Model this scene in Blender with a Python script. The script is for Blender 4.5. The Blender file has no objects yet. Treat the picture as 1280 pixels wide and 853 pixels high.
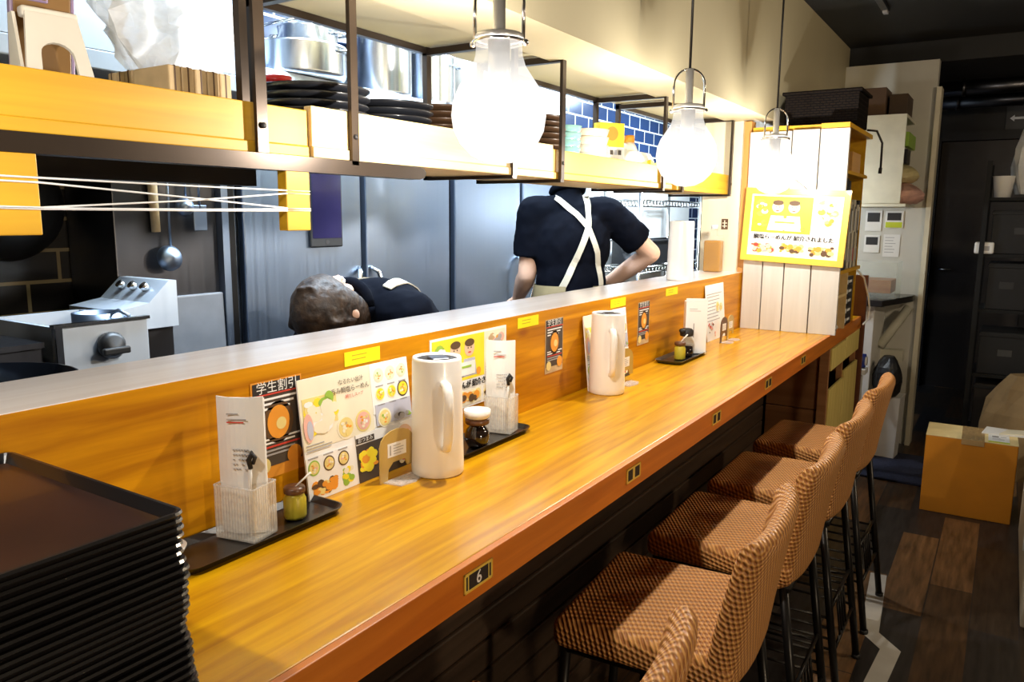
import bpy, bmesh, math, random
from mathutils import Vector, Matrix
random.seed(7)
R = math.radians
SC = bpy.context.scene
COL = SC.collection
UNIT = 0.88          # working units -> metres, applied once to everything at the end
H = 1.58             # eye height in working units

# ------------------------------------------------------------------ materials
def _new(name):
    m = bpy.data.materials.new(name); m.use_nodes = True
    nt = m.node_tree
    return m, nt, nt.nodes, nt.links, nt.nodes['Principled BSDF']

def mat(name, c, rough=0.5, metal=0.0, var=0.06, scale=12.0, bump=0.0, trans=0.0, alpha=1.0, coat=0.0, emit=None, es=0.0, sub=0.0):
    m, nt, N, L, b = _new(name)
    n = N.new('ShaderNodeTexNoise'); n.inputs['Scale'].default_value = scale; n.inputs['Detail'].default_value = 4
    tc = N.new('ShaderNodeTexCoord'); L.new(tc.outputs['Object'], n.inputs['Vector'])
    r = N.new('ShaderNodeValToRGB')
    r.color_ramp.elements[0].position = 0.3; r.color_ramp.elements[1].position = 0.7
    r.color_ramp.elements[0].color = (*[max(0, x*(1-var)) for x in c], 1)
    r.color_ramp.elements[1].color = (*[min(1, x*(1+var)) for x in c], 1)
    L.new(n.outputs['Fac'], r.inputs['Fac']); L.new(r.outputs['Color'], b.inputs['Base Color'])
    b.inputs['Roughness'].default_value = rough; b.inputs['Metallic'].default_value = metal
    b.inputs['Transmission Weight'].default_value = trans; b.inputs['Alpha'].default_value = alpha
    b.inputs['Coat Weight'].default_value = coat
    if bump:
        bp = N.new('ShaderNodeBump'); bp.inputs['Strength'].default_value = bump; bp.inputs['Distance'].default_value = 0.004
        L.new(n.outputs['Fac'], bp.inputs['Height']); L.new(bp.outputs['Normal'], b.inputs['Normal'])
    if emit:
        b.inputs['Emission Color'].default_value = (*emit, 1); b.inputs['Emission Strength'].default_value = es
    return m

def wood(name, c1, c2, axis=1, rough=0.35, scale=1.0, coat=0.0, knots=0.0, knotc=(0.2, 0.07, 0.02), spec=0.5):
    """plank wood, grain running along axis"""
    m, nt, N, L, b = _new(name)
    tc = N.new('ShaderNodeTexCoord'); mp = N.new('ShaderNodeMapping')
    s = [26*scale]*3; s[axis] = 1.5*scale
    mp.inputs['Scale'].default_value = s
    L.new(tc.outputs['Object'], mp.inputs['Vector'])
    n = N.new('ShaderNodeTexNoise'); n.inputs['Scale'].default_value = 1.0; n.inputs['Detail'].default_value = 7; n.inputs['Distortion'].default_value = 0.6
    L.new(mp.outputs['Vector'], n.inputs['Vector'])
    r = N.new('ShaderNodeValToRGB')
    r.color_ramp.elements[0].position = 0.32; r.color_ramp.elements[1].position = 0.68
    r.color_ramp.elements[0].color = (*c1, 1); r.color_ramp.elements[1].color = (*c2, 1)
    L.new(n.outputs['Fac'], r.inputs['Fac'])
    out = r.outputs['Color']
    if knots:
        mp2 = N.new('ShaderNodeMapping'); s2 = [7*scale]*3; s2[axis] = 3*scale; mp2.inputs['Scale'].default_value = s2
        L.new(tc.outputs['Object'], mp2.inputs['Vector'])
        v = N.new('ShaderNodeTexVoronoi'); v.inputs['Scale'].default_value = 1.0
        L.new(mp2.outputs['Vector'], v.inputs['Vector'])
        rr = N.new('ShaderNodeValToRGB'); rr.color_ramp.elements[0].position = 0.04; rr.color_ramp.elements[1].position = 0.13
        rr.color_ramp.elements[0].color = (knots, knots, knots, 1); rr.color_ramp.elements[1].color = (0, 0, 0, 1)
        L.new(v.outputs['Distance'], rr.inputs['Fac'])
        mx = N.new('ShaderNodeMix'); mx.data_type = 'RGBA'
        L.new(rr.outputs['Color'], mx.inputs['Factor']); L.new(out, mx.inputs['A']); mx.inputs['B'].default_value = (*knotc, 1)
        out = mx.outputs['Result']
    L.new(out, b.inputs['Base Color'])
    b.inputs['Roughness'].default_value = rough; b.inputs['Coat Weight'].default_value = coat
    b.inputs['Specular IOR Level'].default_value = spec
    b.inputs['Coat Roughness'].default_value = 0.2
    return m

def tiles(name, c, grout, axes=('Y', 'Z'), w=0.2, h=0.1, rough=0.2, mortar=0.006, off=(0, 0)):
    m, nt, N, L, b = _new(name)
    tc = N.new('ShaderNodeTexCoord'); sp = N.new('ShaderNodeSeparateXYZ'); cb = N.new('ShaderNodeCombineXYZ')
    L.new(tc.outputs['Object'], sp.inputs['Vector'])
    for i, a in enumerate(axes):
        ad = N.new('ShaderNodeMath'); ad.operation = 'ADD'; ad.inputs[1].default_value = 50*(w if i == 0 else h) + off[i]
        L.new(sp.outputs[a], ad.inputs[0]); L.new(ad.outputs[0], cb.inputs[i])
    br = N.new('ShaderNodeTexBrick'); br.inputs['Scale'].default_value = 1
    br.inputs['Brick Width'].default_value = w; br.inputs['Row Height'].default_value = h
    br.inputs['Mortar Size'].default_value = mortar; br.inputs['Mortar Smooth'].default_value = 0.1
    br.inputs['Color1'].default_value = (*c, 1); br.inputs['Color2'].default_value = (*[x*1.25 for x in c], 1); br.inputs['Mortar'].default_value = (*grout, 1)
    L.new(cb.outputs[0], br.inputs['Vector']); L.new(br.outputs['Color'], b.inputs['Base Color'])
    b.inputs['Roughness'].default_value = rough
    bp = N.new('ShaderNodeBump'); bp.inputs['Strength'].default_value = 0.5; bp.inputs['Distance'].default_value = 0.003; bp.invert = True
    L.new(br.outputs['Fac'], bp.inputs['Height']); L.new(bp.outputs['Normal'], b.inputs['Normal'])
    return m

def floor_mat():
    m, nt, N, L, b = _new('floor_planks')
    tc = N.new('ShaderNodeTexCoord'); sp = N.new('ShaderNodeSeparateXYZ'); cb = N.new('ShaderNodeCombineXYZ')
    L.new(tc.outputs['Object'], sp.inputs[0]); L.new(sp.outputs['Y'], cb.inputs[0]); L.new(sp.outputs['X'], cb.inputs[1])
    br = N.new('ShaderNodeTexBrick'); br.inputs['Scale'].default_value = 1; br.offset = 0.37
    br.inputs['Brick Width'].default_value = 0.92; br.inputs['Row Height'].default_value = 0.165
    br.inputs['Mortar Size'].default_value = 0.003; br.inputs['Bias'].default_value = 0.0
    br.inputs['Color1'].default_value = (0, 0, 0, 1); br.inputs['Color2'].default_value = (1, 1, 1, 1); br.inputs['Mortar'].default_value = (0.1, 0.1, 0.1, 1)
    L.new(cb.outputs[0], br.inputs['Vector'])
    r = N.new('ShaderNodeValToRGB'); r.color_ramp.interpolation = 'CONSTANT'
    cols = [(0, (0.030, 0.026, 0.026)), (0.25, (0.085, 0.046, 0.022)), (0.45, (0.05, 0.032, 0.02)), (0.62, (0.20, 0.105, 0.045)), (0.82, (0.055, 0.045, 0.04))]
    e = r.color_ramp.elements; e[0].position = 0; e[0].color = (*cols[0][1], 1); e[1].position = cols[1][0]; e[1].color = (*cols[1][1], 1)
    for p, c in cols[2:]:
        q = e.new(p); q.color = (*c, 1)
    L.new(br.outputs['Color'], r.inputs['Fac'])
    mp = N.new('ShaderNodeMapping'); mp.inputs['Scale'].default_value = (45, 5, 1); L.new(tc.outputs['Object'], mp.inputs['Vector'])
    n = N.new('ShaderNodeTexNoise'); n.inputs['Scale'].default_value = 1; n.inputs['Detail'].default_value = 8; L.new(mp.outputs[0], n.inputs['Vector'])
    r2 = N.new('ShaderNodeValToRGB'); r2.color_ramp.elements[0].position = 0.3; r2.color_ramp.elements[1].position = 0.75
    r2.color_ramp.elements[0].color = (0.45, 0.45, 0.45, 1); r2.color_ramp.elements[1].color = (1.5, 1.5, 1.5, 1)
    L.new(n.outputs['Fac'], r2.inputs['Fac'])
    mx = N.new('ShaderNodeMix'); mx.data_type = 'RGBA'; mx.blend_type = 'MULTIPLY'; mx.inputs['Factor'].default_value = 1
    L.new(r.outputs['Color'], mx.inputs['A']); L.new(r2.outputs['Color'], mx.inputs['B'])
    L.new(mx.outputs['Result'], b.inputs['Base Color']); b.inputs['Roughness'].default_value = 0.42
    bp = N.new('ShaderNodeBump'); bp.inputs['Strength'].default_value = 0.3; bp.inputs['Distance'].default_value = 0.002
    L.new(n.outputs['Fac'], bp.inputs['Height']); L.new(bp.outputs['Normal'], b.inputs['Normal'])
    return m

def woven_mat(name, c_hi, c_lo, k=2*math.pi/0.026):
    m, nt, N, L, b = _new(name)
    tc = N.new('ShaderNodeTexCoord'); sp = N.new('ShaderNodeSeparateXYZ'); L.new(tc.outputs['Object'], sp.inputs[0])
    def M(op, a, bb):
        q = N.new('ShaderNodeMath'); q.operation = op
        for i, v in enumerate((a, bb)):
            if v is None: continue
            if isinstance(v, (int, float)): q.inputs[i].default_value = v
            else: L.new(v, q.inputs[i])
        return q.outputs[0]
    u = M('ADD', sp.outputs['X'], sp.outputs['Z'])
    v_ = M('ADD', sp.outputs['Y'], M('MULTIPLY', M('SUBTRACT', sp.outputs['X'], sp.outputs['Z']), 0.6))
    s1 = M('SINE', M('MULTIPLY', u, k), None); s2 = M('SINE', M('MULTIPLY', v_, k), None)
    p = M('MULTIPLY', s1, s2)
    f = M('ADD', M('MULTIPLY', p, 0.5), 0.5)
    r = N.new('ShaderNodeValToRGB'); r.color_ramp.elements[0].position = 0.25; r.color_ramp.elements[1].position = 0.8
    r.color_ramp.elements[0].color = (*c_lo, 1); r.color_ramp.elements[1].color = (*c_hi, 1)
    L.new(f, r.inputs['Fac']); L.new(r.outputs['Color'], b.inputs['Base Color'])
    b.inputs['Roughness'].default_value = 0.42; b.inputs['Specular IOR Level'].default_value = 0.45
    bp = N.new('ShaderNodeBump'); bp.inputs['Strength'].default_value = 1.0; bp.inputs['Distance'].default_value = 0.005
    L.new(f, bp.inputs['Height']); L.new(bp.outputs['Normal'], b.inputs['Normal'])
    return m

def brushed(name, c, rough=0.3, axis=2, metal=1.0):
    m, nt, N, L, b = _new(name)
    tc = N.new('ShaderNodeTexCoord'); mp = N.new('ShaderNodeMapping'); s = [60.0]*3; s[axis] = 0.8; mp.inputs['Scale'].default_value = s
    L.new(tc.outputs['Object'], mp.inputs[0]); n = N.new('ShaderNodeTexNoise'); n.inputs['Scale'].default_value = 1; n.inputs['Detail'].default_value = 5
    L.new(mp.outputs[0], n.inputs['Vector'])
    r = N.new('ShaderNodeMapRange'); r.inputs['To Min'].default_value = rough*0.75; r.inputs['To Max'].default_value = rough*1.3
    L.new(n.outputs['Fac'], r.inputs['Value']); L.new(r.outputs[0], b.inputs['Roughness'])
    b.inputs['Base Color'].default_value = (*c, 1); b.inputs['Metallic'].default_value = metal
    bp = N.new('ShaderNodeBump'); bp.inputs['Strength'].default_value = 0.06; bp.inputs['Distance'].default_value = 0.001
    L.new(n.outputs['Fac'], bp.inputs['Height']); L.new(bp.outputs['Normal'], b.inputs['Normal'])
    return m

def lamp_glass():
    """clear glass globe; bulb glow put in as emission, fading towards the neck"""
    m = bpy.data.materials.new('lamp_globe_glass'); m.use_nodes = True; nt = m.node_tree; N = nt.nodes; L = nt.links
    N.remove(N['Principled BSDF']); out = N['Material Output']
    tc = N.new('ShaderNodeTexCoord'); sp = N.new('ShaderNodeSeparateXYZ'); L.new(tc.outputs['Object'], sp.inputs[0])
    mr = N.new('ShaderNodeMapRange'); mr.inputs['From Min'].default_value = 0.02; mr.inputs['From Max'].default_value = 0.12
    mr.inputs['To Min'].default_value = 0.76; mr.inputs['To Max'].default_value = 0.22
    L.new(sp.outputs['Z'], mr.inputs['Value'])
    tr = N.new('ShaderNodeBsdfTransparent'); em = N.new('ShaderNodeEmission'); em.inputs['Color'].default_value = (1, 0.96, 0.90, 1); em.inputs['Strength'].default_value = 1.5  # glow of the bulb put into the clear glass as emission
    mx = N.new('ShaderNodeMixShader'); L.new(mr.outputs[0], mx.inputs[0]); L.new(tr.outputs[0], mx.inputs[1]); L.new(em.outputs[0], mx.inputs[2])
    gl = N.new('ShaderNodeBsdfGlossy'); gl.inputs['Roughness'].default_value = 0.05
    m2 = N.new('ShaderNodeMixShader'); m2.inputs[0].default_value = 0.06
    L.new(mx.outputs[0], m2.inputs[1]); L.new(gl.outputs[0], m2.inputs[2]); L.new(m2.outputs[0], out.inputs[0])
    return m

def clear_mat(name, c=(1, 1, 1), fac=0.25, rough=0.08, sheen=(0.9, 0.9, 0.9)):
    """thin clear plastic or glass film"""
    m = bpy.data.materials.new(name); m.use_nodes = True; nt = m.node_tree; N = nt.nodes; L = nt.links
    b = N['Principled BSDF']; out = N['Material Output']
    n = N.new('ShaderNodeTexNoise'); n.inputs['Scale'].default_value = 9
    mr = N.new('ShaderNodeMapRange'); mr.inputs['To Min'].default_value = fac*0.6; mr.inputs['To Max'].default_value = min(1, fac*1.4); L.new(n.outputs['Fac'], mr.inputs[0])
    b.inputs['Base Color'].default_value = (*sheen, 1); b.inputs['Roughness'].default_value = rough
    tr = N.new('ShaderNodeBsdfTransparent'); tr.inputs[0].default_value = (*c, 1)
    mx = N.new('ShaderNodeMixShader'); L.new(mr.outputs[0], mx.inputs[0]); L.new(tr.outputs[0], mx.inputs[1]); L.new(b.outputs[0], mx.inputs[2]); L.new(mx.outputs[0], out.inputs[0])
    return m

# ------------------------------------------------------------------ mesh builder
def basis(x, y, z, o):
    M = Matrix.Identity(4)
    for i, v in enumerate((x, y, z)):
        for k in range(3): M[k][i] = v[k]
    for k in range(3): M[k][3] = o[k]
    return M
def T(x, y, z): return Matrix.Translation((x, y, z))
def RX(a): return Matrix.Rotation(R(a), 4, 'X')
def RY(a): return Matrix.Rotation(R(a), 4, 'Y')
def RZ(a): return Matrix.Rotation(R(a), 4, 'Z')
_tcache = {}
def text_geo(s, bold=0.0):
    k = (s, bold)
    if k not in _tcache:
        c = bpy.data.curves.new('txt', 'FONT'); c.body = s; c.align_x = 'CENTER'; c.align_y = 'CENTER'; c.offset = bold; c.resolution_u = 2
        o = bpy.data.objects.new('txt', c); COL.objects.link(o); bpy.context.view_layer.update()
        me = o.to_mesh()
        _tcache[k] = ([tuple(v.co) for v in me.vertices], [tuple(p.vertices) for p in me.polygons])
        o.to_mesh_clear(); bpy.data.objects.remove(o); bpy.data.curves.remove(c)
    return _tcache[k]

class MB:
    def __init__(s): s.bm = bmesh.new(); s.mats = []
    def mi(s, m):
        if m not in s.mats: s.mats.append(m)
        return s.mats.index(m)
    def absorb(s, t, m, M=None, smooth=False):
        if M is not None: bmesh.ops.transform(t, matrix=M, verts=t.verts)
        i = s.mi(m); vm = {}
        for v in t.verts: vm[v] = s.bm.verts.new(v.co)
        for f in t.faces:
            try: g = s.bm.faces.new([vm[v] for v in f.verts])
            except ValueError: continue
            g.material_index = i; g.smooth = smooth
        t.free()
    def box(s, c, d, m, M=None, bevel=0.0, seg=2, smooth=False):
        t = bmesh.new(); bmesh.ops.create_cube(t, size=1)
        bmesh.ops.scale(t, vec=d, verts=t.verts)
        if bevel: bmesh.ops.bevel(t, geom=t.edges[:], offset=min(bevel, min(d)*0.49), segments=seg, affect='EDGES', profile=0.5)
        bmesh.ops.translate(t, vec=c, verts=t.verts)
        s.absorb(t, m, M, smooth)
    def b2(s, lo, hi, m, M=None, bevel=0.0, seg=2):
        s.box([(a+b)/2 for a, b in zip(lo, hi)], [abs(b-a) for a, b in zip(lo, hi)], m, M, bevel, seg)
    def ring_loft(s, rings, m, caps=True, M=None, smooth=True, closed=True):
        t = bmesh.new(); rv = [[t.verts.new(p) for p in r] for r in rings]; n = len(rings[0])
        for a, b in zip(rv, rv[1:]):
            for k in range(n if closed else n-1):
                t.faces.new((a[k], a[(k+1) % n], b[(k+1) % n], b[k]))
        if caps:
            t.faces.new(rv[0][::-1]); t.faces.new(rv[-1])
        bmesh.ops.recalc_face_normals(t, faces=t.faces)
        s.absorb(t, m, M, smooth)
    def cyl(s, p0, p1, r0, m, r1=None, n=20, M=None, caps=True, smooth=True):
        s.tube([p0, p1], [r0, r0 if r1 is None else r1], m, n, M, caps, smooth)
    def tube(s, pts, r, m, n=8, M=None, caps=True, smooth=True, flat=1.0):
        pts = [Vector(p) for p in pts]
        if not isinstance(r, (list, tuple)): r = [r]*len(pts)
        rings = []; d0 = None; u = None
        for i, p in enumerate(pts):
            d = (pts[min(i+1, len(pts)-1)] - pts[max(i-1, 0)]).normalized()
            if u is None:
                u = d.orthogonal().normalized()
                if abs(d.z) > 0.9: u = (Vector((1, 0, 0)) - d*d.x).normalized()
                else: u = (Vector((0, 0, 1)) - d*d.z).normalized()
            else:
                q = d0.rotation_difference(d); u = (q @ u); u = (u - d*u.dot(d)).normalized()
            v = d.cross(u); d0 = d
            rings.append([p + (u*math.cos(a)*flat + v*math.sin(a))*r[i] for a in [2*math.pi*k/n for k in range(n)]])
        s.ring_loft(rings, m, caps, M, smooth)
    def lathe(s, prof, m, c=(0, 0, 0), n=28, M=None, caps=True, smooth=True):
        rings = [[(c[0]+r*math.cos(2*math.pi*k/n), c[1]+r*math.sin(2*math.pi*k/n), c[2]+z) for k in range(n)] for r, z in prof]
        s.ring_loft(rings, m, caps, M, smooth)
    def ball(s, c, r, m, M=None, sub=3):
        t = bmesh.new(); bmesh.ops.create_icosphere(t, subdivisions=sub, radius=1)
        rr = r if isinstance(r, (list, tuple)) else (r, r, r)
        bmesh.ops.scale(t, vec=rr, verts=t.verts); 
        mm = T(*c) if M is None else M @ T(*c)
        s.absorb(t, m, mm, True)
    def prism(s, poly, z0, z1, m, M=None, bevel=0.0):
        t = bmesh.new(); f = t.faces.new([t.verts.new((x, y, z0)) for x, y in poly])
        e = bmesh.ops.extrude_face_region(t, geom=[f]); bmesh.ops.translate(t, vec=(0, 0, z1-z0), verts=[v for v in e['geom'] if isinstance(v, bmesh.types.BMVert)])
        bmesh.ops.recalc_face_normals(t, faces=t.faces)
        if bevel: bmesh.ops.bevel(t, geom=t.edges[:], offset=bevel, segments=2, affect='EDGES')
        s.absorb(t, m, M, False)
    def rect(s, x0, y0, x1, y1, m, M, z=0.0, th=0.0006):
        s.b2((x0, y0, z), (x1, y1, z+th), m, M)
    def disc(s, x, y, r, m, M, z=0.0, th=0.0006, n=20, ry=None):
        ry = ry or r
        s.prism([(x+r*math.cos(2*math.pi*k/n), y+ry*math.sin(2*math.pi*k/n)) for k in range(n)], z, z+th, m, M)
    def text(s, st, x, y, size, m, M, z=0.001, bold=0.0, sx=1.0):
        vs, fs = text_geo(st, bold); i = s.mi(m); base = M @ T(x, y, z)
        bv = [s.bm.verts.new(base @ Vector((v[0]*size*sx, v[1]*size, 0))) for v in vs]
        for f in fs:
            try: g = s.bm.faces.new([bv[k] for k in f]); g.material_index = i
            except ValueError: pass
    def build(s, name, parent=None, loc=(0, 0, 0), rz=0.0):
        me = bpy.data.meshes.new(name); s.bm.to_mesh(me); s.bm.free()
        for m in s.mats: me.materials.append(m)
        me.update()
        o = bpy.data.objects.new(name, me); COL.objects.link(o)
        if parent is not None: o.parent = parent
        o.location = loc; o.rotation_euler = (0, 0, rz)
        return o

def tag(o, label, cat, group=None, kind=None):
    o['label'] = label; o['category'] = cat
    if group: o['group'] = group
    if kind: o['kind'] = kind
    return o
def thing(name, label, cat, loc=(0, 0, 0), rz=0.0, group=None):
    o = bpy.data.objects.new(name, None); o.empty_display_size = 0.05; COL.objects.link(o)
    o.location = loc; o.rotation_euler = (0, 0, rz)
    return tag(o, label, cat, group)
def solo(mb, name, label, cat, loc=(0, 0, 0), rz=0.0, group=None):
    return tag(mb.build(name, None, loc, rz), label, cat, group)
def struct(mb, name, label=None):
    o = mb.build(name); o['kind'] = 'structure'
    if label: o['label'] = label
    return o
def dup(root, loc, rz=None, label=None):
    r = root.copy(); COL.objects.link(r); r.location = loc
    if rz is not None: r.rotation_euler = (0, 0, rz)
    if label: r['label'] = label
    for ch in list(root.children):
        c = ch.copy(); COL.objects.link(c); c.parent = r
        for g in list(ch.children):
            d = g.copy(); COL.objects.link(d); d.parent = c
    return r
ORD = ['topmost', 'second', 'third', 'fourth', 'fifth', 'sixth', 'seventh', 'eighth', 'ninth', 'tenth', 'eleventh', 'twelfth', 'thirteenth', 'fourteenth', 'fifteenth', 'sixteenth', 'seventeenth', 'eighteenth', 'nineteenth', 'twentieth', 'twenty-first', 'twenty-second', 'twenty-third', 'twenty-fourth', 'twenty-fifth']
def ordn(i, n=99):
    if i == n-1: return 'lowest in'
    return 'topmost of' if i == 0 else ORD[i] + ' from the top of'

# palette
M_counter = wood('counter_wood', (0.46, 0.19, 0.001), (0.72, 0.38, 0.003), 1, 0.36, 1.5, coat=0.24, knots=0.45, knotc=(0.36, 0.13, 0.02), spec=0.25)
M_fascia = wood('fascia_wood', (0.50, 0.135, 0.010), (0.70, 0.225, 0.02), 1, 0.4, 1.2)
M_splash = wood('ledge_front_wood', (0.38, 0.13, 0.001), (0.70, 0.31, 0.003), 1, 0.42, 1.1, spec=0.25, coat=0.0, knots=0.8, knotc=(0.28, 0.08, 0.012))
M_ledge = wood('ledge_top_wood', (0.76, 0.67, 0.62), (0.90, 0.84, 0.80), 1, 0.3, 1.0, coat=0.9)  # even pale grain for the ledge top
M_pine = wood('pine', (0.56, 0.29, 0.008), (0.68, 0.385, 0.016), 1, 0.5, 0.9, knots=0.25, knotc=(0.45, 0.2, 0.04))
M_pine_pale = wood('pale_pine', (0.72, 0.52, 0.22), (0.80, 0.62, 0.32), 1, 0.5, 0.9)
M_plankw = wood('pale_vertical_planks', (0.53, 0.515, 0.475), (0.62, 0.605, 0.565), 2, 0.55, 0.8, knots=0.3, knotc=(0.5, 0.3, 0.12))
M_darkwood = wood('dark_slats', (0.035, 0.021, 0.012), (0.075, 0.046, 0.028), 1, 0.5, 1.0)
M_redwood = wood('red_brown_wood', (0.09, 0.028, 0.015), (0.14, 0.045, 0.022), 2, 0.4, 0.8)
M_midwood = wood('under_counter_wood', (0.30, 0.13, 0.05), (0.42, 0.2, 0.08), 0, 0.5, 0.8)
M_mesh = wood('straw_board', (0.62, 0.48, 0.13), (0.78, 0.64, 0.22), 2, 0.7, 1.6)
M_cream = mat('cream_wall', (0.45, 0.392, 0.25), 0.55, var=0.03, scale=3)
M_creamp = wood('cream_panel', (0.76, 0.66, 0.46), (0.82, 0.73, 0.55), 2, 0.5, 0.6)
M_black = mat('matt_black', (0.012, 0.012, 0.013), 0.45)
M_blackmetal = mat('black_metal', (0.018, 0.016, 0.015), 0.35, 0.6)
M_bracket = mat('dark_bracket_metal', (0.05, 0.035, 0.025), 0.32, 0.7)
M_chrome = mat('chrome', (0.75, 0.75, 0.74), 0.16, 1.0, var=0.02)
M_steel = brushed('brushed_steel', (0.25, 0.305, 0.40), 0.38)
M_steelboil = brushed('boiler_steel', (0.60, 0.66, 0.74), 0.42, metal=0.55)
M_steeldark = brushed('dull_steel', (0.10, 0.10, 0.11), 0.34)
M_pot = brushed('pot_aluminium', (0.66, 0.70, 0.76), 0.24)
M_white = mat('white_plastic', (0.82, 0.81, 0.78), 0.35, var=0.02)
M_pitcher = mat('ivory_plastic', (0.90, 0.88, 0.84), 0.28, var=0.02, coat=0.2)
M_paper = mat('white_paper', (0.86, 0.86, 0.85), 0.7, var=0.02)
M_cardboard = mat('cardboard', (0.60, 0.22, 0.008), 0.75, var=0.06, scale=8)
M_flap = mat('carton_flap', (0.85, 0.68, 0.33), 0.7)
M_kraft = mat('kraft_paper', (0.55, 0.40, 0.22), 0.8, var=0.10, scale=30)
M_trayblack = mat('lacquer_black', (0.010, 0.009, 0.010), 0.3, coat=0.4)
M_traytop = mat('lacquer_brown_black', (0.032, 0.011, 0.006), 0.3, var=0.3, scale=5, coat=0.2)
M_woven = woven_mat('woven_vinyl', (0.76, 0.375, 0.11), (0.37, 0.135, 0.036), 2*math.pi/0.019)
M_yellow = mat('yellow_label', (0.92, 0.84, 0.004), 0.5, var=0.03)
M_yelink = mat('label_ink', (0.55, 0.42, 0.01), 0.5)
M_gold = mat('gold_frame', (0.80, 0.52, 0.06), 0.35, var=0.05, coat=0.3)
M_ink = mat('ink_black', (0.015, 0.013, 0.013), 0.6)
M_inkdim = mat('ink_dim', (0.05, 0.05, 0.05), 0.6)
M_inkbrown = mat('ink_brown', (0.10, 0.05, 0.02), 0.6)
M_inkgrey = mat('ink_grey', (0.38, 0.37, 0.38), 0.6)
M_inkred = mat('ink_red', (0.62, 0.05, 0.03), 0.6)
M_pyellow = mat('print_yellow', (0.88, 0.72, 0.03), 0.55)
M_porange = mat('print_orange', (0.80, 0.32, 0.03), 0.55)
M_pgreen = mat('print_green', (0.30, 0.50, 0.06), 0.55)
M_pcream = mat('print_cream', (0.84, 0.79, 0.62), 0.55)
M_pbroth = mat('print_broth', (0.80, 0.66, 0.25), 0.55)
M_ppink = mat('print_pink', (0.80, 0.45, 0.38), 0.55)
M_pskin = mat('print_skin', (0.80, 0.56, 0.40), 0.55)
M_pblue = mat('print_grey_blue', (0.50, 0.52, 0.64), 0.55)
M_pdark = mat('print_dark', (0.06, 0.045, 0.035), 0.55)
M_navy = mat('navy_cloth', (0.0028, 0.0034, 0.0062), 0.9, var=0.15, scale=20, bump=0.2)
M_navy.node_tree.nodes['Principled BSDF'].inputs['Specular IOR Level'].default_value = 0.04
M_strap = mat('beige_strap', (0.50, 0.45, 0.35), 0.8)
M_apron = mat('olive_apron', (0.20, 0.15, 0.07), 0.8)
M_skin = mat('skin', (0.66, 0.40, 0.28), 0.5, var=0.05)
M_hair = mat('dark_hair', (0.035, 0.02, 0.013), 0.35, var=0.5, scale=60, bump=0.6)
M_hairb = mat('brown_hair', (0.030, 0.016, 0.008), 0.5, var=0.6, scale=50, bump=0.8)
for m_ in (M_hair, M_hairb): m_.node_tree.nodes['Principled BSDF'].inputs['Specular IOR Level'].default_value = 0.25
M_amber = mat('amber_oil', (0.40, 0.175, 0.0005), 0.2, var=0.05)
M_yel = mat('yellow_paste', (0.48, 0.40, 0.03), 0.4)
M_soy = mat('dark_soy', (0.014, 0.008, 0.006), 0.12, coat=0.5)
M_lidbrown = mat('brown_lid', (0.11, 0.045, 0.02), 0.35)
M_glassc = clear_mat('clear_glass', (0.97, 0.98, 0.97), 0.07, 0.05)
M_acryl = clear_mat('clear_acrylic', (0.96, 0.96, 0.95), 0.34, 0.15)
M_film = clear_mat('plastic_bag_film', (0.97, 0.98, 1.0), 0.6, 0.2, (0.9, 0.93, 0.97))
M_ochre = mat('ochre_acrylic', (0.50, 0.34, 0.09), 0.3, coat=0.3)
M_teal = mat('teal_glaze', (0.20, 0.42, 0.40), 0.25, coat=0.3)
M_bowlc = mat('cream_glaze', (0.78, 0.66, 0.52), 0.35)
M_plateb = mat('black_stoneware', (0.014, 0.015, 0.019), 0.3, coat=0.2)
M_plated = mat('brown_stoneware', (0.055, 0.028, 0.014), 0.32, coat=0.2)
M_red = mat('red_plastic', (0.62, 0.02, 0.02), 0.35)
M_phone = mat('phone_screen', (0.018, 0.014, 0.045), 0.12, var=0.3, scale=3)
M_lilac = mat('lilac_case', (0.28, 0.20, 0.34), 0.35)
M_brownp = mat('brown_phone_back', (0.24, 0.13, 0.045), 0.3)
M_standw = mat('stand_plastic', (0.72, 0.68, 0.60), 0.35)
M_string = mat('white_cord', (0.85, 0.85, 0.85), 0.6)
M_ceil = mat('dark_ceiling', (0.006, 0.0055, 0.005), 0.7)
M_wallw = mat('white_wall', (0.62, 0.60, 0.53), 0.6, var=0.02)
M_kceil = mat('kitchen_ceiling', (0.78, 0.80, 0.82), 0.6)
M_hood = brushed('hood_white_steel', (0.20, 0.22, 0.245), 0.5, metal=0.25)
M_tiledk = tiles('dark_wall_tiles', (0.016, 0.014, 0.013), (0.26, 0.20, 0.11), off=(0.06, -0.06))
M_tilenv = tiles('navy_wall_tiles', (0.020, 0.040, 0.105), (0.62, 0.66, 0.70), off=(0.03, 0.03))
M_darkwall = mat('dark_brown_wall', (0.013, 0.010, 0.008), 0.6)
M_taupe = mat('beige_cabinet', (0.46, 0.40, 0.30), 0.5)
M_mat = mat('navy_carpet', (0.012, 0.014, 0.035), 0.95, var=0.3, scale=90, bump=0.4)
M_tape = mat('white_tape', (0.66, 0.65, 0.62), 0.5)
M_wicker = tiles('dark_wicker', (0.010, 0.0065, 0.0045), (0.003, 0.002, 0.002), ('X', 'Z'), 0.03, 0.012, 0.8, 0.003)
M_wicker.node_tree.nodes['Principled BSDF'].inputs['Specular IOR Level'].default_value = 0.1
M_bag = mat('paper_bag', (0.30, 0.20, 0.09), 0.8, var=0.12, scale=14, bump=0.5)
M_whitebag = mat('white_bag', (0.62, 0.63, 0.62), 0.4, var=0.1, bump=0.6)
COOK2 = (-1.79, 3.36, 46)
COOK1 = (-1.845, 1.905, 3)
KIT_W = 70
FILL1_W = 50
FILL2_W = 62
EXPO = 0.0

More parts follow.
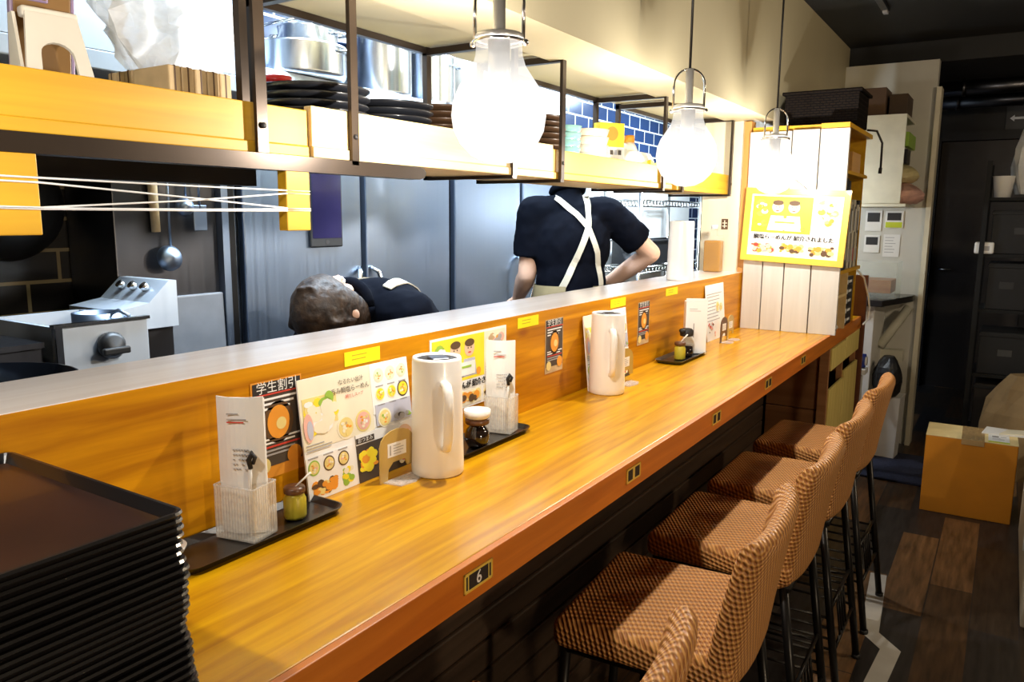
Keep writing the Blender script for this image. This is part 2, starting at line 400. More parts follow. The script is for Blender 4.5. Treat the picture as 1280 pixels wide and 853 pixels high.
# ================================================================== the room
b = MB(); b.b2((-3.0, -2.2, -0.1), (1.9, 9.0, 0.0), floor_mat()); struct(b, 'floor')
b = MB(); b.b2((-1.08, -2.2, 2.76), (1.9, 6.1, 2.9), M_ceil); b.b2((-1.08, 6.1, 2.62), (1.9, 9.0, 2.9), M_ceil)
struct(b, 'ceiling')
b = MB(); b.b2((-3.0, -2.2, 2.62), (-1.6, 9.0, 2.75), M_kceil); struct(b, 'ceiling_kitchen')
b = MB()                                     # boxed-in bulkhead over the pass
b.b2((-1.31, -2.2, 2.075), (-1.08, 6.9, 2.76), M_cream)
b.b2((-1.60, -2.2, 2.095), (-1.31, 6.9, 2.76), M_cream)
struct(b, 'wall_bulkhead')
b = MB(); b.b2((-2.75, -2.2, 0), (-2.6, 1.80, 2.62), M_tiledk); b.b2((-2.75, 1.80, 0), (-2.6, 9.0, 2.62), M_tilenv); struct(b, 'wall_left')
b = MB(); b.b2((1.75, -2.2, 0), (1.9, 9.0, 2.76), M_darkwall); struct(b, 'wall_right')
b = MB(); b.b2((-2.6, -2.2, 0), (1.75, -2.05, 2.76), M_darkwall); struct(b, 'wall_front')
b = MB(); b.b2((-2.6, 8.3, 0), (-0.62, 8.45, 2.76), M_darkwall); b.b2((0.12, 8.3, 0), (1.75, 8.45, 2.76), M_darkwall); b.b2((-0.62, 8.3, 2.28), (0.12, 8.45, 2.76), M_darkwall)
struct(b, 'wall_back')
b = MB(); b.b2((-0.70, 8.24, 0), (-0.62, 8.32, 2.36), M_darkwall); b.b2((0.12, 8.24, 0), (0.20, 8.32, 2.36), M_darkwall); b.b2((-0.62, 8.22, 2.28), (0.12, 8.32, 2.36), M_darkwall)
struct(b, 'trim_1')
d = MB(); d.b2((-0.62, 8.32, 0), (0.12, 8.37, 2.28), mat('dark_door', (0.038, 0.027, 0.021), 0.5), bevel=0.004); do = struct(d, 'door_1')
h = MB(); h.cyl((-0.55, 8.32, 1.12), (-0.55, 8.27, 1.12), 0.012, M_chrome, n=10); h.cyl((-0.555, 8.27, 1.12), (-0.44, 8.27, 1.12), 0.009, M_chrome, n=10); h.build('door_handle', do)
# white partition at the far end with a pale end trim
b = MB(); b.b2((-1.6, 6.0, 0), (-0.505, 6.1, 2.62), M_wallw); struct(b, 'wall_partition')
b = MB(); b.b2((-0.505, 5.97, 0), (-0.475, 6.12, 2.44), mat('pale_trim', (0.72, 0.66, 0.5), 0.5)); struct(b, 'trim_2')
# cream end panel of the pass
b = MB(); b.b2((-1.43, 4.15, 0), (-1.215, 4.19, 2.095), M_creamp); b.b2((-1.215, 4.13, 0.9), (-1.178, 4.20, 2.07), wood('orange_post', (0.5, 0.22, 0.05), (0.6, 0.3, 0.08), 2, 0.5)); struct(b, 'trim_3')

# ------------------------------------------------------------------ pass ledge and bar counter
t = thing('serving_ledge', 'raised wooden serving ledge between the kitchen and the long counter', 'ledge', (0, 0, 0))
b = MB(); b.b2((-1.42, -1.0, 1.262), (-1.1885, 4.15, 1.295), M_ledge, bevel=0.002); b.build('top_board', t)['label'] = 'pale top board'
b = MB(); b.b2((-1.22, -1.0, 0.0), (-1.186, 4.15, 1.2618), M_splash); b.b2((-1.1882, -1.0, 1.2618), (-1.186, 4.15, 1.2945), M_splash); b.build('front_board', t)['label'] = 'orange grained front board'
b = MB(); b.b2((-1.42, -1.0, 0), (-1.39, 4.15, 1.262), M_steeldark); b.build('kitchen_side_panel', t)
t = thing('bar_counter', 'long orange-brown wooden bar counter running along the kitchen', 'counter', (0, 0, 0))
b = MB(); b.b2((-1.186, -1.0, 0.955), (-0.735, 5.05, 1.0), M_counter, bevel=0.003); b.build('worktop', t)
b = MB(); b.b2((-0.735, -1.0, 0.928), (-0.72, 5.05, 1.0), M_fascia, bevel=0.002); b.build('front_edge', t)['label'] = 'darker red-brown front edge'
b = MB()
z = 0.0
for k in range(11):
    b.b2((-1.06, -1.0, 0.01+k*0.084), (-1.035, 4.13, 0.01+k*0.084+0.078), M_darkwood, bevel=0.006)
b.b2((-1.10, -1.0, 0), (-1.06, 4.13, 0.95), M_black); b.b2((-1.10, 4.13, 0), (-1.05, 5.05, 0.95), M_black)  # black panel past the slats added to stop kitchen light leaking through
b.build('slatted_base', t)['label'] = 'dark horizontal slats under the counter'

# seat number plates on the counter edge
plate_pos = [(1.027, 0.085, '6'), (1.681, 0.082, ''), (2.311, 0.080, ''), (2.92, 0.09, ''), (3.50, 0.085, '')]
lab = ['small gold seat plate reading 6 on the counter edge, nearest', 'small gold seat plate on the counter edge above the second nearest stool', 'small gold seat plate on the counter edge, middle of the row', 'small gold seat plate on the counter edge, fourth along from the number six plate', 'small gold seat plate on the counter edge, farthest, near the white planks']
M_brass = mat('brass', (0.75, 0.58, 0.12), 0.4, 0.0)
for (y, w, s), l in zip(plate_pos, lab):
    M = basis((0, 1, 0), (0, 0, 1), (1, 0, 0), (0, 0, 0)); b = MB(); hw = w/2
    b.box((0, 0, 0.001), (w, 0.036, 0.002), M_brass, M)
    bk = MB()
    if s: bk.rect(-hw+0.014, -0.013, hw-0.014, 0.013, M_ink, M, 0.002); bk.rect(-hw+0.006, -0.012, -hw+0.010, 0.012, M_ink, M, 0.002); bk.rect(hw-0.010, -0.012, hw-0.006, 0.012, M_ink, M, 0.002)
    else: bk.rect(-hw+0.008, -0.013, -0.007, 0.013, M_ink, M, 0.002); bk.rect(0.007, -0.013, hw-0.008, 0.013, M_ink, M, 0.002)
    b.rect(-hw, -0.018, hw, -0.0155, M_gold, M, 0.002); b.rect(-hw, 0.0155, hw, 0.018, M_gold, M, 0.002)
    b.rect(-hw, -0.018, -hw+0.0025, 0.018, M_gold, M, 0.002); b.rect(hw-0.0025, -0.018, hw, 0.018, M_gold, M, 0.002)
    o = thing('seat_plate', l, 'plate', (-0.7198, y, 0.968), group='seat plates along the counter edge')
    b.build('frame', o); bk.build('black_panel', o)
    if s:
        q = MB(); q.text('6', 0, 0, 0.034, M_paper, M, 0.0030, 0.01); q.build('number', o)['label'] = 'number 6'

# ------------------------------------------------------------------ shelf above the pass
t = thing('hanging_shelf', 'long yellow pine shelf hung on black metal frames above the pass', 'shelf', (0, 0, 0))
segs = [(0.20, 1.20, -1.280, M_pine, 1.797), (1.20, 2.24, -1.272, M_pine_pale, 1.807), (2.24, 3.30, -1.278, M_pine, 1.795), (3.36, 4.12, -1.280, M_pine, 1.80)]
for y0, y1, x, m, zt in segs:
    b = MB(); b.b2((x-0.022, y0, 1.722), (x, y1-0.004, zt), m, bevel=0.002); b.b2((x-0.026, y0, 1.700), (x+0.004, y1-0.004, 1.722), m, bevel=0.002)
    b.build('front_board', t)
b = MB()
for y0, y1, x, m, zt in segs:
    b.b2((-1.585, y0, 1.702), (x-0.028, y1-0.004, 1.720), M_pine_pale)
b.build('shelf_board', t)
def frame(y0, y1, name):
    f = MB(); w = 0.011
    for y in (y0, y1):
        if y is None: continue
        f.b2((-1.279 if y < 1.2 else -1.271, y-w, 1.700), (-1.268 if y < 1.2 else -1.260, y+w, 2.078), M_bracket)
        f.b2((-1.60, y-w, 1.69), (-1.582, y+w, 2.095), M_bracket)
        f.b2((-1.60, y-w, 2.070), (-1.265, y+w, 2.090), M_bracket)
        f.b2((-1.60, y-w, 1.690), (-1.262, y+w, 1.700), M_bracket)
    if y0 is not None and y1 is not None:
        f.b2((-1.60, y0, 2.075), (-1.582, y1, 2.093), M_bracket)
    for y in (y0, y1):
        if y is not None: f.cyl((-1.262, y, 1.752), (-1.257, y, 1.752), 0.006, M_ink, n=10)
    f.build(name, t)
frame(1.32, 1.99, 'metal_frame'); frame(2.282, 3.17, 'metal_frame'); frame(3.40, 4.095, 'metal_frame')
f = MB()                                     # narrow double strap at the near end of the shelf
f.b2((-1.271, 1.050, 1.700), (-1.262, 1.076, 2.078), M_bracket); f.b2((-1.325, 1.054, 1.79), (-1.307, 1.072, 2.078), M_bracket); f.b2((-1.325, 1.054, 2.060), (-1.265, 1.074, 2.078), M_bracket)
f.cyl((-1.262, 1.063, 1.752), (-1.257, 1.063, 1.752), 0.006, M_ink, n=10); f.build('metal_frame', t)
b = MB()                                     # flat dark rail under the front, rounded at its far end
pts = [(0.1, 1.668), (1.548, 1.668), (1.566, 1.673), (1.573, 1.684), (1.566, 1.694), (1.548, 1.699), (0.1, 1.699)]
b.prism(pts, -1.30, -1.262, M_bracket, basis((0, 1, 0), (0, 0, 1), (1, 0, 0), (0, 0, 0)))
b.b2((-1.44, 0.1, 1.640), (-1.405, 1.16, 1.700), M_blackmetal)
b.build('rail', t)['label'] = 'flat dark rail under the front edge'
for (y0, y1, z0, l) in ((0.50, 0.632, 1.545, 'nearest'), (1.118, 1.182, 1.546, 'far')):
    b = MB(); b.b2((-1.290, y0, z0), (-1.264, y1, 1.669), M_pine, bevel=0.002); b.build('hanging_block', t)
b = MB()
for (za, zb) in ((1.632, 1.628), (1.625, 1.592), (1.587, 1.622), (1.586, 1.590), (1.585, 1.587)):
    b.tube([(-1.2625, 0.632, za), (-1.2625, 0.9, (za+zb)/2-0.001), (-1.2625, 1.118, zb)], 0.0016, M_string, 6)
    b.tube([(-1.2625, 0.50, za+0.002), (-1.2625, 0.632, za)], 0.0016, M_string, 6); b.tube([(-1.2625, 1.118, zb), (-1.2625, 1.182, zb)], 0.0005, M_string, 6)
solo(b, 'stretched_cord', 'white cords stretched and crossed between two pine blocks below the shelf', 'cord')

# ------------------------------------------------------------------ plank front and bookcase at the end of the counter
t = thing('plank_shelf_unit', 'pale plank-backed wooden shelf unit standing on the far end of the counter', 'shelf', (0, 0, 0))
xs = [(-1.176, -1.079, 2.012), (-1.074, -0.970, 2.010), (-0.965, -0.838, 2.013), (-0.833, -0.70, 2.012)]
for x0, x1, zt in xs:
    b = MB(); b.b2((x0, 4.105, 1.0), (x1, 4.128, zt), M_plankw, bevel=0.0025); b.build('front_plank', t)
b = MB(); b.b2((-1.17, 4.13, 2.014), (-0.70, 4.80, 2.036), M_pine); b.b2((-1.05, 4.09, 2.014), (-0.99, 4.13, 2.034), M_pine); b.b2((-0.83, 4.09, 2.014), (-0.70, 4.13, 2.036), M_pine)
b.build('top_board', t)
for lo, hi, m, nm in (((-1.158, 4.129, 1.30), (-0.71, 4.788, 1.318), M_pine, 'inner_shelf'), ((-1.158, 4.129, 1.18), (-0.71, 4.399, 1.194), M_pine_pale, 'inner_shelf'), ((-1.158, 4.129, 1.80), (-0.71, 4.788, 1.816), M_pine, 'inner_shelf'), ((-1.158, 4.40, 1.0), (-0.71, 4.416, 1.299), M_pine_pale, 'divider')):
    b = MB(); b.b2(lo, hi, m); b.build(nm, t)
b = MB(); b.b2((-1.178, 4.128, 1.0), (-1.16, 4.80, 2.014), M_pine); b.b2((-1.16, 4.79, 1.0), (-0.73, 4.80, 2.014), M_pine); b.build('side_board', t)
b = MB(); b.b2((-1.158, 4.1285, 1.001), (-0.71, 4.1288, 2.012), M_redwood); b.build('gap_dark_sheet', t)  # dark sheet added so the gaps between planks read as shade

b = MB(); b.b2((-1.10, 5.06, 0), (-0.70, 5.085, 1.245), M_redwood, bevel=0.003); solo(b, 'end_panel', 'dark red-brown upright board closing off the far end of the counter', 'panel')
t = thing('under_counter_cabinet', 'wooden cabinet with straw-coloured panels under the far end of the counter', 'cabinet', (0, 0, 0))
b = MB(); b.b2((-1.03, 4.15, 0.60), (-0.745, 4.17, 0.925), M_midwood, bevel=0.003); b.b2((-1.03, 4.15, 0.0), (-0.745, 4.17, 0.595), M_midwood, bevel=0.003); b.b2((-0.765, 4.12, 0.0), (-0.722, 4.15, 0.925), M_midwood); b.build('side_panel', t)
b = MB(); b.b2((-1.03, 4.175, 0.0), (-1.0, 5.05, 0.925), M_darkwood); b.b2((-1.0, 4.17, 0.0), (-0.735, 5.05, 0.02), M_midwood); b.b2((-0.765, 4.17, 0.0), (-0.737, 4.2, 0.925), M_midwood); b.b2((-0.765, 4.60, 0.0), (-0.737, 4.63, 0.925), M_midwood); b.b2((-0.765, 5.02, 0.0), (-0.737, 5.05, 0.925), M_midwood); b.build('frame', t)
for (y0, y1, z0, z1) in ((4.20, 4.60, 0.80, 0.915), (4.62, 5.04, 0.80, 0.925), (4.20, 4.60, 0.05, 0.70), (4.62, 5.04, 0.05, 0.735)):
    b = MB(); b.b2((-0.737, y0, z0), (-0.722, y1, z1), M_mesh, bevel=0.003); b.build('door' if z0 < .5 else 'drawer', t)

# ------------------------------------------------------------------ kitchen plant
t = thing('range_hood', 'white steel range hood over the cooking line', 'hood', (0, 0, 0))
b = MB(); b.b2((-2.58, -1.2, 1.94), (-2.0, 1.70, 1.99), M_hood, bevel=0.004); b.build('lower_rim', t)
b = MB(); b.prism([(-2.58, 1.99), (-2.0, 1.99), (-2.05, 2.6), (-2.58, 2.6)], -1.2, 1.70, M_hood, basis((1, 0, 0), (0, 0, 1), (0, 1, 0), (0, 0, 0))); b.build('canopy', t)
t = thing('cooking_bench', 'dark steel cooking bench against the black tiles', 'bench', (0, 0, 0))
b = MB(); b.b2((-2.58, -1.0, 0.93), (-1.80, 1.36, 0.97), M_steeldark, bevel=0.004); b.build('worktop', t)
b = MB(); b.b2((-2.58, -1.0, 0.02), (-1.84, 1.36, 0.93), M_steeldark); b.build('body', t)
# noodle boiler
t = thing('noodle_boiler', 'brushed steel fryer tank with a black knob on its front, on the cooking bench', 'fryer', (0, 0, 0))
bx = MB(); m = M_steelboil
x0, x1, y0, y1, z0, z1 = -2.22, -1.90, 0.955, 1.195, 0.97, 1.308
bx.b2((x1-0.012, y0, z0), (x1, y1, z1), m, bevel=0.003); bx.b2((x0, y0, z0), (x0+0.012, y1, z1), m); bx.b2((x0, y0, z0), (x1-0.012, y0+0.012, z1), m); bx.b2((x0, y1-0.012, z0), (x1-0.012, y1, z1), m); bx.b2((x0, y0, 1.10), (x1, y1, 1.115), M_amber)
bx.b2((x1-0.014, y0-0.003, z1-0.002), (x1+0.006, y1+0.003, z1+0.006), M_chrome)
bx.b2((x1, y0, z0), (x1+0.006, y0+0.016, z1), M_chrome)
bx.build('tank', t)
b = MB(); Mk = T(-1.90, 1.085, 1.250) @ RY(90); b.lathe([(0.026, 0), (0.034, 0.006), (0.034, 0.02), (0.024, 0.03), (0.0, 0.032)], M_black, M=Mk, n=24); b.box((0.012, 0, 0.034), (0.018, 0.07, 0.014), M_black, Mk, 0.004); b.build('knob', t)['label'] = 'round black knob'
b = MB()
b.prism([(1.215, 1.25), (1.40, 1.25), (1.40, 1.385), (1.375, 1.385), (1.31, 1.325), (1.215, 1.31)], -2.32, -2.07, m, basis((0, 1, 0), (0, 0, 1), (1, 0, 0), (0, 0, 0)))
b.b2((-2.32, 1.215, 0.97), (-2.10, 1.40, 1.25), M_steeldark)
cb = b.build('control_box', t); cb['label'] = 'sloping steel control box'
for k in range(3):
    b = MB(); b.cyl((-2.13-k*0.06, 1.342, 1.36), (-2.13-k*0.06, 1.330, 1.372), 0.013, M_chrome, n=12); b.build('dial', cb)
b = MB(); b.lathe([(0.055, 0.0), (0.062, 0.01), (0.062, 0.085), (0.056, 0.085), (0.05, 0.01)], M_steel, c=(-2.02, 1.13, 1.235)); b.tube([(-1.97, 1.13, 1.315), (-1.94, 1.14, 1.33), (-1.915, 1.155, 1.316)], 0.005, M_steel)
solo(b, 'noodle_strainer', 'round steel strainer basket sitting inside the fryer tank', 'strainer')
b = MB(); b.b2((-2.16, 0.70, 0.97), (-1.92, 0.935, 1.262), M_steeldark, bevel=0.004); b.b2((-2.16, 0.70, 1.262), (-1.91, 0.935, 1.275), M_steeldark)
solo(b, 'steel_bin', 'dull steel box on the bench left of the fryer tank', 'box')
b = MB(); b.lathe([(0.02, 0), (0.10, 0.012), (0.16, 0.05), (0.185, 0.10), (0.18, 0.10), (0.155, 0.055), (0.10, 0.02), (0.0, 0.008)], brushed('wok_steel', (0.10, 0.12, 0.17), 0.2), caps=False); b.tube([(0.18, 0.0, 0.10), (0.24, 0.02, 0.125), (0.36, 0.05, 0.15)], 0.012, M_black)
solo(b, 'wok', 'shiny dark wok lying behind the ledge at the left edge of the kitchen', 'wok', (-1.64, 0.66, 1.165), R(200))
b = MB(); b.b2((-1.79, 0.35, 0.0), (-1.45, 1.02, 1.16), M_steeldark, bevel=0.004); solo(b, 'wok_stove', 'low dark steel stove under the shiny wok', 'stove')
# hanging wok on tiles
b = MB(); Mw = T(-2.585, 1.19, 1.60) @ RY(90); b.lathe([(0.17, 0.0), (0.16, 0.03), (0.11, 0.075), (0.04, 0.095), (0.0, 0.097)], M_black, M=Mw, n=36, caps=False); b.tube([(-2.58, 1.19, 1.76), (-2.57, 1.19, 1.90)], 0.012, M_black)
solo(b, 'hanging_wok', 'round black wok hanging on the black tiled wall', 'wok')
# dark steel wall panel, fridge side
b = MB(); b.b2((-2.597, 1.375, 0.0), (-2.33, 1.745, 1.935), M_steeldark, bevel=0.003); b.b2((-2.597, 1.745, 0), (-2.30, 1.772, 1.935), M_steel); b.b2((-2.597, 1.772, 0), (-2.32, 1.812, 1.935), M_blackmetal)
solo(b, 'steel_side_panel', 'dark steel cabinet side behind the hanging ladles', 'panel')
b = MB(); Mb = basis((0, 1, 0), (0, 0, 1), (1, 0, 0), (-2.310, 1.63, 1.13)) @ RX(-1.5); 
b.box((0, 0, 0), (0.225, 0.36, 0.014), mat('grey_board', (0.16, 0.165, 0.18), 0.35, var=0.1), Mb, 0.012, 3); solo(b, 'grey_cutting_board', 'dark grey cutting board leaning on the steel panel right of the fryer', 'board')
def ladle(y, ztop, zb, r, lb, bowl=True):
    b = MB(); x = -2.302
    b.tube([(x, y, ztop), (x, y, zb+0.03)], 0.004, M_steel); b.tube([(x-0.01, y, ztop), (x, y, ztop+0.012), (x+0.008, y, ztop+0.004)], 0.003, M_steel)
    if bowl:
        b.lathe([(r, 0.0), (r*0.95, 0.014), (r*0.7, 0.026), (0.0, 0.032)], M_steel, M=T(x, y-0.01, zb) @ RY(80), caps=False); b.lathe([(r-0.002, 0.0), (r*0.9, 0.010), (r*0.65, 0.022), (0.0, 0.027)], M_steel, M=T(x, y-0.01, zb) @ RY(80), caps=False)
    else: b.box((x, y, zb), (0.006, 0.05, 0.085), M_steel, None, 0.002)
    solo(b, 'ladle' if bowl else 'spatula', lb, 'ladle' if bowl else 'spatula', group='utensils hanging on the steel panel')
ladle(1.545, 1.80, 1.435, 0.042, 'steel ladle with a round bowl hanging lowest on the steel panel')
ladle(1.610, 1.80, 1.60, 0.03, 'thin steel ladle hanging beside the flat turner, left of it', True)
ladle(1.660, 1.80, 1.565, 0.03, 'flat steel turner hanging rightmost on the dark steel panel', False)
b = MB(); b.tube([(-2.315, 1.50, 1.72), (-2.315, 1.505, 1.52)], [0.016, 0.014], M_kraft); b.tube([(-2.315, 1.50, 1.72), (-2.315, 1.50, 1.80)], 0.005, M_steel); solo(b, 'wooden_handled_brush', 'brush with a tan wooden handle hanging left of the ladles', 'brush')
# fridges
def fridge(name, y0, y1, ysplit, lb):
    t = thing(name, lb, 'refrigerator', (0, 0, 0))
    b = MB(); b.b2((-2.595, y0, 0.0), (-2.345, y1, 2.10), M_steel, bevel=0.003); b.b2((-2.345, y0+.01, 0.05), (-2.335, y1-.01, 1.93), M_black); b.b2((-2.345, y0, 1.94), (-2.305, y1, 2.098), mat('fridge_top_panel_'+name, (0.62, 0.68, 0.78), 0.45), bevel=0.003); b.build('body', t)
    drs = []
    for (a, c) in ((y0, ysplit-0.012), (ysplit+0.012, y1)):
        for (za, zb) in ((0.10, 0.88), (0.90, 1.925)):
            d = MB(); d.b2((-2.335, a+0.004, za), (-2.30, c-0.004, zb), M_steel, bevel=0.006); dd = d.build('door', t)
            if zb > 1 : drs.append(dd)
    for s in (-1, 1):
        hd = MB(); ys = ysplit + s*0.03
        hd.tube([(-2.30, ys, 1.06), (-2.272, ys+s*0.012, 1.08), (-2.262, ys+s*0.04, 1.17), (-2.262, ys+s*0.045, 1.27), (-2.272, ys+s*0.025, 1.34), (-2.30, ys, 1.36)], 0.010, M_chrome, 8); hd.build('handle', drs[0 if s < 0 else 1])
    return t
fridge('refrigerator', 1.83, 3.045, 2.445, 'steel upright refrigerator behind the bending cook')
fridge('refrigerator', 3.085, 4.30, 3.70, 'steel upright refrigerator behind the standing cook')
b = MB(); b.box((0, 0, 0), (0.172, 0.36, 0.012), M_black, basis((0, 1, 0), (0, 0, 1), (1, 0, 0), (-2.291, 2.222, 1.632)), 0.010, 4); o = solo(b, 'tablet', 'dark tablet mounted upright on the refrigerator door', 'tablet')
b = MB(); M = basis((0, 1, 0), (0, 0, 1), (1, 0, 0), (-2.2848, 2.222, 1.632)); b.rect(-0.077, -0.145, 0.077, 0.16, M_phone, M); b.build('screen', o)['label'] = 'violet-black screen'
b = MB(); b.disc(0, -0.16, 0.009, M_steeldark, M); b.build('home_button', o)
# air conditioner and panels further on
t = thing('air_conditioner', 'white wall unit with a small grille above the second refrigerator', 'air conditioner', (0, 0, 0))
b = MB(); b.b2((-2.598, 3.25, 2.13), (-2.36, 4.26, 2.60), M_white, bevel=0.012); b.build('body', t)
b = MB()
for k in range(9): b.b2((-2.362, 3.80+k*0.018, 2.235), (-2.357, 3.808+k*0.018, 2.275), M_inkgrey)
b.build('grille', t)
b = MB(); b.b2((-2.60, 5.0, 0.9), (-2.55, 7.05, 1.98), M_white); solo(b, 'white_wall_board', 'bright white board on the tiled wall behind the wire rack', 'board')
t = thing('wire_rack', 'chrome wire rack standing in front of the white board', 'rack', (-2.35, 5.75, 0))
for x in (-0.14, 0.14):
    for y in (-0.62, 0.62):
        b = MB(); b.cyl((x, y, 0), (x, y, 1.78), 0.016, M_chrome, n=12); b.build('post', t)
for z in (0.35, 0.85, 1.22, 1.70):
    b = MB()
    for x in (-0.14, 0.14):
        b.tube([(x, -0.62, z), (x, 0.62, z)], 0.006, M_chrome, 6); b.tube([(x, -0.62, z-0.04), (x, 0.62, z-0.04)], 0.005, M_chrome, 6)
        for k in range(20): b.tube([(x, -0.62+k*0.062, z-0.04), (x, -0.589+k*0.062, z), (x, -0.558+k*0.062, z-0.04)], 0.004, M_chrome, 5)
    for k in range(22): b.tube([(-0.14, -0.60+k*0.057, z), (0.14, -0.60+k*0.057, z)], 0.003, M_chrome, 5)
    b.build('wire_shelf', t)
for i, (y, w, z, m, nm, lb) in enumerate(((-0.25, 0.5, 1.23, M_black, 'black_crate', 'black crate on the wire rack beside the standing cook'), (0.35, 0.4, 1.23, M_steeldark, 'steel_container', 'dark steel container on the wire rack, right of the black crate'), (0.0, 0.8, 0.86, M_black, 'black_bin', 'long black bin on the low tier of the wire rack'))):
    b = MB(); b.b2((-0.12, y-w/2, 0), (0.12, y+w/2, 0.012), m); 
    for s in (-1, 1): b.b2((s*0.12-0.006, y-w/2, 0), (s*0.12+0.006, y+w/2, 0.17), m); b.b2((-0.12, y+s*w/2-0.006, 0), (0.12, y+s*w/2+0.006, 0.17), m)
    b.b2((-0.135, y-w/2-0.012, 0.165), (-0.115, y+w/2+0.012, 0.175), m); b.b2((0.115, y-w/2-0.012, 0.165), (0.135, y+w/2+0.012, 0.175), m)
    solo(b, nm, lb, 'container', (-2.35, 5.75, z+0.005))

# ================================================================== pendants
M_globe = lamp_glass()
M_sock = mat('lamp_socket', (0.80, 0.80, 0.80), 0.25, 0.35)
M_filament = mat('lamp_filament', (1, 0.9, 0.7), 0.5, emit=(1, 0.9, 0.72), es=6)
def pendant(loc, label):
    t = thing('pendant_lamp', label, 'lamp', loc, group='pendant lamps over the counter')
    g = MB()
    prof = [(0.0, -0.100), (0.030, -0.0965), (0.058, -0.083), (0.081, -0.060), (0.095, -0.032), (0.0995, -0.002), (0.096, 0.028), (0.085, 0.055), (0.068, 0.080), (0.055, 0.100), (0.049, 0.120), (0.047, 0.150)]
    g.lathe(prof, M_globe, n=40, caps=False); g.build('glass_globe', t)
    s = MB(); s.lathe([(0.0, 0.062), (0.021, 0.062), (0.023, 0.07), (0.023, 0.15), (0.0, 0.15)], M_sock); s.lathe([(0.0, 0.15), (0.050, 0.15), (0.052, 0.156), (0.048, 0.162), (0.016, 0.165), (0.013, 0.17), (0.013, 0.275), (0.0, 0.276)], M_sock, n=24); s.build('socket', t)
    f = MB(); f.ball((0, 0, 0.03), (0.022, 0.022, 0.034), M_filament, sub=2); f.build('bulb', t)
    w = MB(); n = 28
    ring = [(0.053*math.cos(2*math.pi*k/n), 0.053*math.sin(2*math.pi*k/n), 0.146) for k in range(n+1)]
    w.tube(ring, 0.0035, M_chrome, 8)
    clips = []
    for a in (20, 200, 110):
        ca, sa = math.cos(R(a)), math.sin(R(a))
        if a != 110: clips.append((0.056*ca, 0.056*sa, 0.144))
    ca, sa = math.cos(R(32)), math.sin(R(32))
    pts = [(-0.05*ca, -0.05*sa, 0.146), (-0.05*ca, -0.05*sa, 0.225)]
    for k in range(1, 12): a = math.pi*k/12; pts.append((-0.05*ca*math.cos(a), -0.05*sa*math.cos(a), 0.225+0.05*math.sin(a)))
    pts += [(0.05*ca, 0.05*sa, 0.225), (0.05*ca, 0.05*sa, 0.146)]
    w.tube(pts, 0.004, M_chrome, 8); wb = w.build('wire_bail', t)
    for c_ in clips: q = MB(); q.ball(c_, 0.007, M_chrome, sub=2); q.build('clip', wb)
    c = MB(); c.cyl((0, 0, 0.275), (0, 0, 2.76-loc[2]), 0.0045, M_black, n=8); c.lathe([(0.0, 2.735-loc[2]), (0.04, 2.735-loc[2]), (0.045, 2.76-loc[2]), (0, 2.76-loc[2])], M_black); c.build('cord', t)
    l = bpy.data.lights.new('pendant_light', 'POINT'); l.energy = PEND_W*(1 if loc[1] > 1 else 0.5); l.color = (1.0, 0.945, 0.86); l.shadow_soft_size = 0.013
    o = bpy.data.objects.new('pendant_light', l); COL.objects.link(o); o.location = (loc[0], loc[1], loc[2]-0.02)
PEND_W = 84
for y, z, lb in ((1.402, 1.788, 'nearest glowing glass bulb pendant, largest in view, over the counter'), (2.523, 1.780, 'middle glowing glass bulb pendant between the other two over the counter'), (3.638, 1.785, 'farthest glowing glass bulb pendant, just before the white plank front'), (0.285, 1.785, 'glass bulb pendant over the foreground tray stack')):
    pendant((-0.93, y, z), lb)

